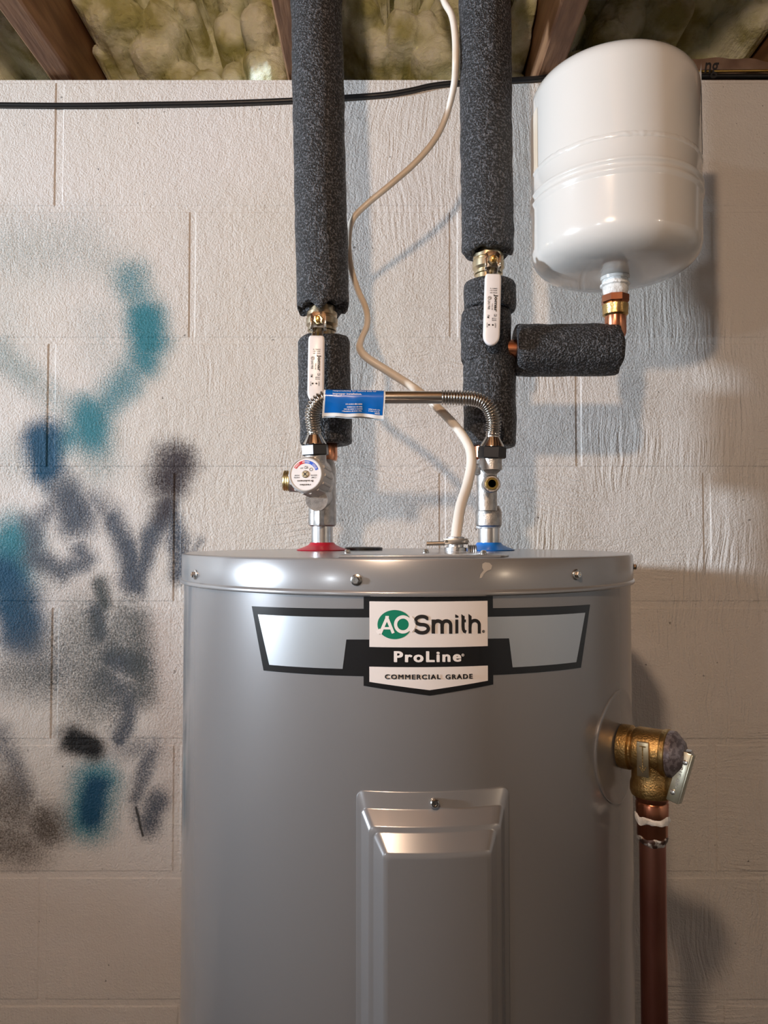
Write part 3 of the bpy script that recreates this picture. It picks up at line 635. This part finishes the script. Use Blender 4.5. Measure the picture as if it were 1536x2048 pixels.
MB().lathe([(.0128, z2 - .001), (.0152, z2 + .0012), (.0157, z3 - .001), (.0140, z3 + .0006)], (EX, EY, 0), segs=40).build('adapter', M['brass'], br)
MB().lathe([(.0150, z3), (.0170, z3 + .0022), (.0172, z4 - .0006), (.0150, z4 + .0006)], (EX, EY, 0), segs=8, phase=.2).build('adapter_hex', M['copper'], br, angle=20)

# ================================================================== expansion tank
et = thing('expansion_tank', (EX, EY, z4), 'cream white domed expansion tank hung high on the right', 'expansion tank')
ER = .1003
zs = at(1236, 271, .805).z; zr1 = at(1236, 322, .805).z; zr2 = at(1236, 343, .805).z; zt_ = at(1270, 70, .81).z + .004; zc = at(1068, 470, .86).z; zdome = CZ + .318
pr = [(0, zdome), (.014, zdome)]
for k in range(1, 17):
    a = PI / 2 * k / 16; ce, se = math.cos(a), math.sin(a)
    pr.append((.014 + (ER - .014) * se ** .62, zc - (zc - zdome) * ce ** .80))
pr += [(ER, zr2 - .004), (ER + .0003, zr2 - .0025), (ER + .0022, zr2 + .001), (ER + .0024, zr2 + .003), (ER + .0012, zr2 + .0048), (ER - .0003, zr2 + .0065)]
pr += [(ER - .0003, zr1 - .002), (ER + .0014, zr1), (ER + .0020, zr1 + .0018), (ER + .0012, zr1 + .0036), (ER + .0002, zr1 + .0055), (ER, zs - .004), (ER, zs + .004), (ER, zt_ - .03)]
for k in range(1, 9):
    a = PI / 2 * k / 8; pr.append((ER - .028 + .028 * math.cos(a), zt_ - .03 + .028 * math.sin(a)))
pr += [(.04, zt_ + .010), (.0, zt_ + .013)]
MB().lathe(pr, (EX, EY, 0), segs=128, cap0=False, cap1=False).build('shell', M['white_enamel'], et, angle=50)
MB().lathe([(ER - .0006, zs - .0046), (ER + .0004, zs - .0026), (ER + .0010, zs - .0008), (ER + .0010, zs + .0008), (ER + .0004, zs + .0026), (ER - .0006, zs + .0046)], (EX, EY, 0), segs=360, cap0=False, cap1=False,
    jitter=lambda p: p + Vector((p.x - EX, p.y - EY, 0)) * (.005 * noise.noise(p * 170))).build('weld_seam', M['white_enamel'], et, angle=80)
mb = MB()
mb.lathe([(.0170, zdome - .004), (.0182, zdome + .006), (.0150, zdome + .009)], (EX, EY, 0), segs=40).build('boss', M['white_enamel'], et)
mb = MB(); mb.lathe([(.0138, z4), (.0152, z4 + .003), (.0160, z4 + .008), (.0150, z4 + .011), (.0172, z4 + .0125), (.0172, z4 + .0145), (.0155, z4 + .0155), (.0150, zdome)], (EX, EY, 0), segs=40, jitter=lambda p: p + (p - Vector((EX, EY, p.z))) * (.08 * noise.noise(p * 160)))
mb.build('nozzle', M['tape'], et)
# paper data label on the right flank, and its print
def etp(a, z, o): return Vector((EX + (ER + o) * math.sin(a), EY - (ER + o) * math.cos(a), z))
fl = lambda o: (lambda x, y: etp(x, y, o))
a0, a1 = R_(64), R_(128); za, zb2 = at(1410, 345, .9).z, at(1410, 165, .9).z
mb = MB(); poly_on(mb, [(a0, za), (a1, za), (a1, zb2), (a0, zb2)], fl(.0004), .06); dl = mb.build('data_label', M['sticker_white'], et)
mb = MB()
for k in range(5): text_on(mb, ['EXPANSION', 'TANK', 'MAX 150 PSI', 'POTABLE WATER', 'AIR CHARGE 40 PSI'][k], (lambda kk: (lambda x, y: etp(R_(71) + y, za + .01 + x, .0007)))(k), 0, .07, -.11 + .0 + k * -.0 + k * .12, -.05 + k * .12, .01)
mb.build('print', M['purple_print'], dl, smooth=False)
a0, a1 = R_(-120), R_(-78)
mb = MB(); poly_on(mb, [(a0, at(1070, 330, .87).z), (a1, at(1070, 330, .87).z), (a1, at(1070, 205, .87).z), (a0, at(1070, 205, .87).z)], fl(.0004), .06); mb.build('side_label', M['cable'], et)

# ================================================================== ball valves
def ball_valve(c, sx, y0, y1, ys, hx0, hx1, hy0, hy1, mat, label, hand_tilt):
    """c axis pixel x of body, y0..y1 body pixel rows; stem at (sx, ys); handle box in pixels"""
    cc = at(c, (y0 + y1) / 2, PYL); v = thing('ball_valve', at(c, y1, PYL), label, 'valve')
    zt, zb = at(c, y0 - 14, PYL).z, at(c, y1 + 10, PYL).z; h = zt - zb; ro = .0196
    MB().lathe([(.0135, 0), (.0158, .001), (.0158, h * .22), (.0178, h * .24), (.0178, h * .31), (.0165, h * .33), (ro, h * .42), (ro, h * .60), (.0172, h * .64), (.0172, h * .66), (.0188, h * .70), (.0188, h * .80), (.0160, h * .82), (.0158, h)], (cc.x, PYL, zb), segs=40).build('body', mat, v)
    st = at(sx, ys, .872); mb = MB()
    mb.lathe([(.0085, 0), (.0085, .012), (.0075, .014)], Vector((st.x, .893, st.z)), (0, -1, 0), segs=24)
    mb.build('bonnet', mat, v)
    hy = .8615; br = MB()
    hc0 = at((hx0 + hx1) / 2, hy0, hy)
    # stamped steel bracket: plate on the stem, step forward, tongue into the handle
    br.prism([(-.0095, -.012), (.0095, -.012), (.0095, .008), (.006, .0115), (-.006, .0115), (-.0095, .008)], (st.x, .8795, st.z), (1, 0, 0), (0, 0, 1), .0022, bevel=.0004)
    br.box((st.x + .0088, .8755, st.z - .002), (.0016, .0075, .014), bevel=.0003); br.box((st.x - .0085, .8755, st.z - .004), (.0016, .0075, .012), bevel=.0003)
    br.tube([Vector((st.x, .8775, st.z - .009)), Vector((hc0.x, .8700, hc0.z + .004)), Vector((hc0.x, hy + .001, hc0.z - .004))], .0068, 12, flat=.25)
    br.build('bracket', M['chrome'], v, angle=30)
    MB().lathe([(.0066, .0), (.0066, .0045), (.0052, .0058), (.0038, .0058)], Vector((st.x, .8775, st.z)), (0, -1, 0), segs=6, phase=.3).build('nut', M['pale_brass'], v, angle=20)
    MB().box((st.x, .8705, st.z), (.0052, .009, .0062), bevel=.001).build('stem', M['yellow_brass'], v)
    # vinyl handle sleeve
    pt, pb = at((hx0 + hx1) / 2, hy0, hy), at((hx0 + hx1) / 2 + hand_tilt, hy1, hy); Ln = (pt - pb).length; wdt = (hx1 - hx0) / F * hy / 2
    uy = (pt - pb).normalized(); ux = uy.cross(Vector((0, 1, 0))).normalized(); ux = ux if ux.x > 0 else -ux
    poly = [(wdt * .90, Ln), (-wdt * .90, Ln), (-wdt, Ln * .93)] + [(-wdt * 1.02, Ln * .3)] + [(wdt * 1.02 * math.cos(R_(a)), wdt * 1.25 + wdt * 1.25 * math.sin(R_(a))) for a in range(180, 361, 15)] + [(wdt, Ln * .93)]
    hd = MB().prism(poly, pb + Vector((0, .0035, 0)), ux, uy, .0078, bevel=.0024, seg=3).build('handle', M['white_vinyl'], v, angle=50)
    nrm = Vector((0, -1, 0)); fn = lambda x, y: pb + Vector((0, .0035 - .0078 - .0002, 0)) + ux * x + uy * y
    mb = MB(); K = Ln / 1400.0
    yv = lambda q: Ln - (q - 590) * K                       # rows measured on the right handle, 590..1990
    for q, tx in ((878, 'S-100G'), (918, '150 WSP'), (960, '600 WOG')): text_on(mb, tx, fn, -.0036, .0048, yv(q + 24), yv(q), .012)
    rt = lambda x, y: fn(y, x)                              # text that reads downwards
    def down(tx, xa, xb, q0, q1, off, fat=0.0):
        text_on(mb, tx, lambda x, y: fn(y, yv(q0) - x), 0, yv(q0) - yv(q1), xa, xb, off, 1.0, fat)
    down('Jomar', .0008, .0058, 1005, 1340, .012, .00018); down('VALVE', -.0012, .0002, 1180, 1310, .01); down('LEAD FREE', -.0056, -.0032, 1120, 1300, .015)
    stroke_on(mb, [(-.0038 + .0019 * math.cos(R_(a)), yv(1075) + .0019 * math.sin(R_(a))) for a in range(0, 360, 30)], .0005, fn, True); down('F', -.0048, -.0028, 1062, 1090, .02)
    down('CSA', .0018, .0052, 1385, 1440, .01); down('UL US', -.0005, .0048, 1460, 1520, .01); down('FM', -.0062, -.0035, 1410, 1470, .01)
    for xx in (-.0036, .0008): poly_on(mb, [(xx + .0011 * math.cos(R_(a)), yv(1600) + .0011 * math.sin(R_(a))) for a in range(0, 360, 30)], fn)
    down('CLOSE', -.0064, -.0050, 1560, 1650, .01); down('OPEN', .0030, .0046, 1560, 1650, .01)
    mb.build('marking', M['print'], hd, smooth=False)
    return v
ball_valve(644, 636, 628, 668, 639, 617, 650, 672, 806, M['dull_brass'], 'ball valve with white lever handle on the left riser', -2)
ball_valve(976.5, 986.5, 512, 556, 518, 969.5, 1002.5, 549, 692, M['pale_brass'], 'brass ball valve with white lever handle on the right riser', -4)

# ================================================================== mixing valve (hot side)
mv = thing('mixing_valve', (HX, NY, z_nt), 'nickel thermostatic mixing valve with round white dial on the hot nipple', 'valve')
zz = lambda y: at(645, y, NY).z
HB = at(645, 1000, NY).x
mb = MB(); mb.lathe([(.0135, zz(1053)), (.0168, zz(1050)), (.0170, zz(1046)), (.0170, zz(1018)), (.0165, zz(1010)), (.0165, zz(938)), (.0150, zz(926)), (.0128, zz(920))], (HB, NY, 0), segs=44)
hn = at(630, 905, .862)                                  # hose port on the front
mb.tube([Vector((HB, NY, zz(945))), Vector((hn.x, .866, zz(938)))], .0135, 24); mb.lathe([(.0125, zz(952)), (.0135, zz(944)), (.0130, zz(918))], (hn.x, .863, 0), segs=30)
mb.box((HB - .002, NY - .0135, zz(1036)), (.012, .012, .020), Matrix.Rotation(R_(45), 3, 'Z'), .001)
mb.build('body', M['nickel'], mv)
MB().tube([Vector((HB, NY, zz(992))), at(633, 1000, .872)], [.0150, .0132], 30).build('check_boss', M['nickel'], mv)
kp_ = Vector((HB, NY, zz(966))); kf = at(610, 948, .838); kd = (kf - kp_).normalized(); kl = (kf - kp_).length
MB().lathe([(.0185, kl * .15), (.0190, kl * .42), (.0185, kl * .45)], kp_, kd, segs=44).build('knob_seat', M['nickel'], mv)
def ridg(p):
    h = (p - kp_).dot(kd); d = p - (kp_ + kd * h); return p
mb = MB(); mb.lathe([(.0205, kl * .42), (.0213, kl * .46), (.0213, kl * .90), (.0206, kl * .955), (.0192, kl * .985), (.0182, kl * .985), (.0180, kl * .97), (0, kl * .97)], kp_, kd, segs=60, cap1=False)
e1 = kd.cross(Vector((0, 0, 1))).normalized(); e2 = e1.cross(kd).normalized()
e1 = -e1 if e1.x < 0 else e1; e2 = -e2 if e2.z < 0 else e2
for k in range(14):
    a = 2 * PI * k / 14; dr = e1 * math.cos(a) + e2 * math.sin(a)
    mb.tube([kp_ + kd * kl * .48 + dr * .0209, kp_ + kd * kl * .9 + dr * .0209], .0019, 8)
knob = mb.build('knob', M['grey_knob'], mv)
fd = lambda o: (lambda x, y: kp_ + kd * (kl * .97 + o) + e1 * x + e2 * y)
mb = MB(); poly_on(mb, [(.0181 * math.cos(R_(a)), .0181 * math.sin(R_(a))) for a in range(0, 360, 8)], fd(.0003)); dial = mb.build('dial', M['label_white'], knob)
def arcpoly(r0, r1, a0, a1, n=14): return arc(0, 0, r1, r1, a0, a1, n) + arc(0, 0, r0, r0, a1, a0, n)
mb = MB(); stroke_on(mb, arc(0, 0, .0143, .0143, 150, 95), .0034, fd(.0006)); mb.build('hot_band', M['red_print'], dial, smooth=False)
mb = MB(); stroke_on(mb, arc(0, 0, .0143, .0143, 95, 20), .0034, fd(.0006)); mb.build('cold_band', M['blue_print'], dial, smooth=False)
def arctext(mb, tx, r, ac, wd, ht, off, flip=False):
    sg = -1 if flip else 1
    def f(x, y): a = R_(ac) - sg * x / r; rr = r + sg * y; return fd(.0009)(rr * math.cos(a), rr * math.sin(a))
    text_on(mb, tx, f, -wd / 2, wd / 2, -ht / 2, ht / 2, off)
mb = MB(); arctext(mb, 'HOT', .0143, 133, .0065, .0020, .02); arctext(mb, 'MIXED', .0143, 88, .0085, .0018, .02); arctext(mb, 'COLD', .0143, 40, .0070, .0020, .02); mb.build('band_letters', M['white_print'], dial, smooth=False)
mb = MB(); inv = lambda x, y: fd(.0006)(-x, -y)           # maker's words stand upside down below the screw
text_on(mb, 'Braukmann', inv, -.0095, .0095, .0066, .0090, .015); text_on(mb, 'resideo', inv, -.0065, .0065, .0112, .0134, .02)
text_on(mb, 'EXXTE', inv, -.0135, -.0065, .0006, .0022, .01); text_on(mb, 'COMP', inv, -.0130, -.0070, .0032, .0048, .01)
text_on(mb, 'ASSE', inv, .0068, .0130, .0006, .0020, .01); text_on(mb, '1070', inv, .0072, .0135, .0030, .0044, .01)
text_on(mb, 'CSA', fd(.0006), -.0015, .0030, .0062, .0094, .01); stroke_on(mb, [(.0066 + .0018 * math.cos(R_(a)), .0054 + .0016 * math.sin(R_(a))) for a in range(0, 360, 30)], .0005, fd(.0006), True)
text_on(mb, 'cUPC', fd(.0006), -.0066, -.0028, .0062, .0078, .0)
mb.build('dial_letters', M['print'], dial, smooth=False)
sc0 = kp_ + kd * (kl * .97)
MB().lathe([(.0042, 0), (.0042, .0012), (.0034, .0018), (0, .0018)], sc0, kd, segs=28, cap0=False).build('dial_screw', M['pale_brass'], dial)
mb = MB(); [stroke_on(mb, p, .0011, fd(.00195)) for p in ([(-.002, -.002), (.002, .002)], [(-.002, .002), (.002, -.002)])]; mb.build('screw_cross', M['print'], dial, smooth=False)
lp = at(590, 962, .885); ld = (at(562, 961, .885) - lp).normalized()
MB().tube([Vector((HB, NY, zz(965))), lp, lp + ld * .006], [.013, .0135, .0135], 30).build('side_port', M['nickel'], mv)
mb = MB(); mb.lathe([(.0118, .006), (.0126, .0072), (.0118, .0084), (.0126, .0096), (.0118, .0108), (.0126, .012), (.0118, .0135), (.0085, .014)], lp, ld, segs=32); mb.build('threads', M['brass'], mv)

# ================================================================== cold tee
ct = thing('cold_tee', (CX_, NY, z_nt), 'nickel plated tee with round brass test port on the cold nipple', 'valve')
zc_ = lambda y, Y=NY: at(977, y, Y).z
CB = at(976.5, 1000, NY).x; tb = at(975, 970, .884)
mb = MB(); mb.lathe([(.0135, zc_(1054)), (.0157, zc_(1051)), (.0159, zc_(1047)), (.0159, zc_(1024)), (.0148, zc_(1019)), (.0128, zc_(1012))], (CB, NY - .003, 0), segs=44)
mb.lathe([(.0122, zc_(1022)), (.0122, zc_(955)), (.0128, zc_(948)), (.0125, zc_(918, .88))], (tb.x, tb.y + .006, 0), segs=36)
mb.tube([Vector((CB, NY + .002, zc_(935))), Vector((CB, NY - .02, zc_(935)))], .0118, 24); mb.tube([Vector((tb.x, .89, zc_(930))), at(984, 930, .862)], .0118, 24)
mb.lathe([(.0118, zc_(945)), (.0118, zc_(919))], (CB, NY, 0), segs=30)
mb.lathe([(.012, 0), (.0118, .024)], at(983.5, 940, .863), (0, 0, 1), segs=30)
mb.box(at(952, 939, .885), (.010, .010, .0135), None, .002)
mb.build('body', M['nickel'], ct)
pp = at(982.5, 968, .862)
MB().lathe([(.0095, -.022), (.0098, -.004), (.0103, 0), (.0103, .003), (.0092, .0046), (.0075, .0046), (.0070, .003)], pp, (0, -1, 0), segs=36).build('port', M['nickel'], ct)
MB().lathe([(.0074, .002), (.0074, .0056), (.0066, .0068), (.0046, .0068), (.0042, .003), (0, .003)], pp, (0, -1, 0), segs=30, cap0=False).build('brass_plug', M['yellow_brass'], ct)
MB().lathe([(.0140, z_nt - .0045), (.0150, z_nt - .003), (.0148, z_nt), (.0136, z_nt + .001)], (CB, NY - .001, 0), segs=40, jitter=lambda p: p + Vector((0, 0, .0015 * noise.noise(p * 150)))).build('thread_tape', M['tape'], ct)

# ================================================================== bypass hose
HY = .8455
hs = thing('bypass_hose', at(769, 795, HY), 'corrugated stainless bypass hose arching between the two nipples', 'hose')
ctr = [at(629.5, 868, .860), at(626, 845, .856), at(625, 828, .852), at(630, 811, .848), at(642, 799, HY), at(656, 795, HY), at(668, 795, HY)]
ctr2 = [at(882, 795, HY), at(900, 795, HY), at(925, 796, HY), at(950, 798, .847), at(970, 806, .849), at(982, 822, .852), at(987, 842, .856), at(986.5, 858, .859), at(985, 874, .860)]
def corr(ctrl, parent):
    c = crom(ctrl, 60); acc = [0.0]
    for i in range(1, len(c)): acc.append(acc[-1] + (c[i] - c[i-1]).length)
    step = .00325 / 10; n = int(acc[-1] / step); pts = []; j = 0
    for k in range(n + 1):
        d = k * step
        while j < len(acc) - 2 and acc[j + 1] < d: j += 1
        f = (d - acc[j]) / max(acc[j+1] - acc[j], 1e-9); pts.append(c[j].lerp(c[j+1], f))
    rad = [.0090 - .0024 * abs(math.cos(PI * k / 10)) ** 3 for k in range(n + 1)]
    MB().tube(pts, rad, 24).build('corrugated_end', M['stainless'], parent, angle=80)
corr(ctr, hs); corr(ctr2, hs)
MB().tube([at(664, 795, HY), at(886, 795, HY)], .0073, 32).build('tube', M['stainless'], hs)
for q0, q1, q2, q3, x0, x1, tl in ((863, 871, 889, 911, 629, 631, .03), (870, 876, 893, 917, 985, 983.5, -.02)):
    a, b = at(x0, q0, .860), at(x1, q3, .862); ax = (b - a).normalized()
    hgt = lambda q: (at(x0, q, .861) - a).length
    MB().lathe([(.0074, -.004), (.0079, 0), (.0079, hgt(q1))], a, ax, segs=32).build('ferrule', M['stainless'], hs)
    nut = MB().lathe([(.0085, hgt(q1) - .001), (.0088, hgt(q1)), (.0138, hgt(q2 - 2)), (.0140, hgt(q2))], a, ax, segs=40).build('nut_collar', M['chrome'], hs)
    MB().lathe([(.0138, hgt(q2) - .0012), (.0164, hgt(q2) + .0012), (.0166, hgt(q3) - .0012), (.0150, hgt(q3))], a, ax, segs=6, phase=.35 + tl * 8).build('hex_nut', M['dark_nut'], hs, angle=20)
# wrapped warning flag
xa, xb = at(647, 795, HY - .009).x, at(770.5, 795, HY - .009).x; zh = at(769, 795, HY).z; fr = .0089; nx = 40
sec = [(HY + .0012, -.0232), (HY + .0025, -.014), (HY + .006, -.0055)] + [(HY + fr * math.cos(R_(a)), fr * math.sin(R_(a))) for a in range(-20, 181, 10)] + [(HY - fr * .99, -.003), (HY - fr * .90, -.008), (HY - fr * .72, -.0135), (HY - fr * .56, -.0185), (HY - fr * .46, -.0222)]
def flag_pt(u, k, off=0.0):
    (y, z) = sec[k]; a, b = sec[max(k-1, 0)], sec[min(k+1, len(sec)-1)]; ty, tz = b[0] - a[0], b[1] - a[1]; l = math.hypot(ty, tz) or 1; n_ = Vector((0, tz / l, -ty / l))
    drop = max(0, -z / .0232); wv = .0011 * math.sin(u * 9 + 1.0) * drop + .0008 * drop * math.sin(u * 21)
    x = xa + (xb - xa) * u - .0022 * drop * max(0, 1 - u * 4) - .002 * drop * max(0, (u - .7) / .3)
    return Vector((x, y + wv, zh + z - .0012 * u + (-.0018 * drop * max(0, (u - .6) / .4)) + .0006 * drop * math.sin(u * 12))) + n_ * off
K = len(sec); front0 = 3
def flag_sheet(u0, u1, k0, k1, off):
    mb = MB(); us = [u0 + (u1 - u0) * i / nx for i in range(nx + 1)]; vs = [flag_pt(u, k, off) for k in range(k0, k1) for u in us]; m = nx + 1
    mb.add(vs, [(j * m + i, j * m + i + 1, (j + 1) * m + i + 1, (j + 1) * m + i) for j in range(k1 - k0 - 1) for i in range(nx)]); return mb
fsign = -1 if flag_pt(.5, front0 + 16, 1).y > flag_pt(.5, front0 + 16, 0).y else 1
flag = flag_sheet(0, 1, 0, K, 0).build('warning_flag', M['sticker_white'], hs, angle=80, fix=False)
flag_sheet(.03, .975, 1, K - 1, fsign * .0003).build('blue_field', M['sticker'], flag, angle=80, fix=False)
kk = [0.0]
for i in range(front0 + 12, K): kk.append(kk[-1] + math.dist(sec[i], sec[i-1]))
def flag_fn(x, y):                                          # y = distance down the front from the crest, x = 0..1
    i = 0
    while i < len(kk) - 2 and kk[i+1] < y: i += 1
    f = min(max((y - kk[i]) / (kk[i+1] - kk[i]), 0), 1); return flag_pt(x, front0 + 11 + i, fsign * .0006).lerp(flag_pt(x, min(front0 + 12 + i, K - 1), fsign * .0006), f)
mb = MB()
def ft(tx, x0, x1, d0, d1, off=.01): text_on(mb, tx, flag_fn, x0, x1, d1, d0, off)
ft('responsibility for failure due to', .15, .85, .0056, .0086); ft('improper installation.', .15, .62, .0098, .0130, .015)
rq = random.Random(3)                                       # the fine print, too small to read in the photograph: rows of tiny marks
for x0, x1, d0, d1 in ((.36, .62, .0215, .0232), (.38, .62, .0248, .0262), (.33, .62, .0272, .0286), (.30, .63, .0296, .0310), (.73, .93, .0268, .0280), (.73, .92, .0288, .0300), (.84, .92, .0306, .0320)):
    x = x0
    while x < x1:
        q = rq.uniform(.006, .011); poly_on(mb, [(x, d1), (x + q, d1), (x + q, d0 + rq.uniform(0, .0005)), (x, d0 + rq.uniform(0, .0005))], flag_fn); x += q + rq.choice((.004, .004, .004, .012))
mb.build('lettering', M['white_print'], flag, smooth=False)

# ================================================================== cables
pts = [(805, -400, .93), (832, -220, .93), (860, -90, .935), (885, -5, .93), (903, 30, .918), (910, 70, .905), (911, 120, .90), (908, 170, .915), (893, 230, .935), (869, 280, .94), (830, 326, .945), (780, 370, .95), (732, 410, .955), (705, 440, .96), (697, 480, .96), (701, 530, .955),
       (715, 578, .95), (732, 618, .945), (734, 650, .94), (722, 680, .935), (720, 698, .93), (736, 717, .925), (780, 745, .92), (840, 785, .908), (900, 840, .885), (934, 885, .865), (943, 920, .855), (936, 965, .84), (922, 1010, .815), (915, 1050, .79), (911, 1082, .775), (910, 1096, .770)]
fl_ = [.55] * 6 + [.5] * 12 + [.7, .9, .95, .95] + [.95] * 10
wd_ = [7.0] * 8 + [6.6] * 12 + [8, 8.6, 8.8, 8.8, 8.8, 9, 9.6, 9.8, 9.8, 9.6, 9.4, 9.2]
P3 = crom([at(x, y, Y) for x, y, Y in pts], 8); WD = crom([(a, b, 0) for a, b in zip(wd_, fl_)], 8)
mb = MB(); mb.tube(P3, [w_.x / F * .9 for w_ in WD], 16, flat=[1.0 for w_ in WD])
cab = mb.build('white_cable', M['cable'], at0=at(910, 1096, .770)); tag(cab, 'cream white electrical cable snaking down from the joists to the heater top', 'cable')
cn = thing('cable_clamp', at(913, 1103, .768), 'zinc cable clamp holding the white cable on the heater top', 'clamp')
cb = Vector((at(911, 1098, .768).x, .768, ZT + .0012))
MB().lathe([(.0115, 0), (.0115, .004), (.0085, .0045), (.0080, .012), (.0092, .0125), (.0092, .015), (.0070, .0155)], cb, segs=32).build('collar', M['galv'], cn)
mb = MB(); mb.box(cb + Vector((0, -.0095, .0105)), (.024, .0035, .006), None, .0006); mb.box(cb + Vector((0, .0095, .0105)), (.024, .0035, .006), None, .0006); mb.build('saddle', M['galv'], cn)
for sg in (-1, 1): MB().tube([cb + Vector((sg * .0105, -.017, .0105)), cb + Vector((sg * .0105, .017, .0105))], .0016, 10).build('clamp_screw', M['screw'], cn)
mb = MB()
for k in range(4): mb.lathe([(.0065, .013 + k * .0022), (.0072, .0138 + k * .0022), (.0065, .0148 + k * .0022)], cb, (1, 0, .0), segs=24)
mb.build('locknut', M['nickel'], cn)
MB().tube([cb + Vector((-.030, .002, .008)), cb + Vector((-.010, .002, .0085))], .0022, 10).build('clamp_bolt', M['screw'], cn)
bc = [(-120, 208), (0, 210), (150, 211), (300, 209), (450, 206), (580, 201), (690, 195), (770, 189), (820, 181), (860, 172), (900, 167), (960, 164), (1030, 160), (1075, 157)]
P4 = [at(x, y, WY - .0048) for x, y in bc] + [at(1120, 153, WY + .006), at(1180, 150.5, WY + .008), at(1300, 149.5, WY + .008), at(1420, 150.5, WY + .008), at(1600, 155, WY + .008)]
for i in range(14, 19): P4[i].z = CZ + .7225 + .0045
bl = MB().tube(crom(P4, 10), .0040, 12).build('black_cable', M['black_cable'], at0=P4[0]); tag(bl, 'thin black cable sagging along the top of the block wall', 'cable')
yl = MB().tube(crom([Vector((x, WY + .006 + .001 * math.sin(x * 30), CZ + .7225 + .0115)) for x in (.3, .42, .5, .6, .66)], 8), .0022, 10).build('yellow_cord', M['yellow_brass'], at0=(.3, WY + .014, CZ + .73)); tag(yl, 'thin yellow cord lying along the wall top right of the expansion tank', 'cord')
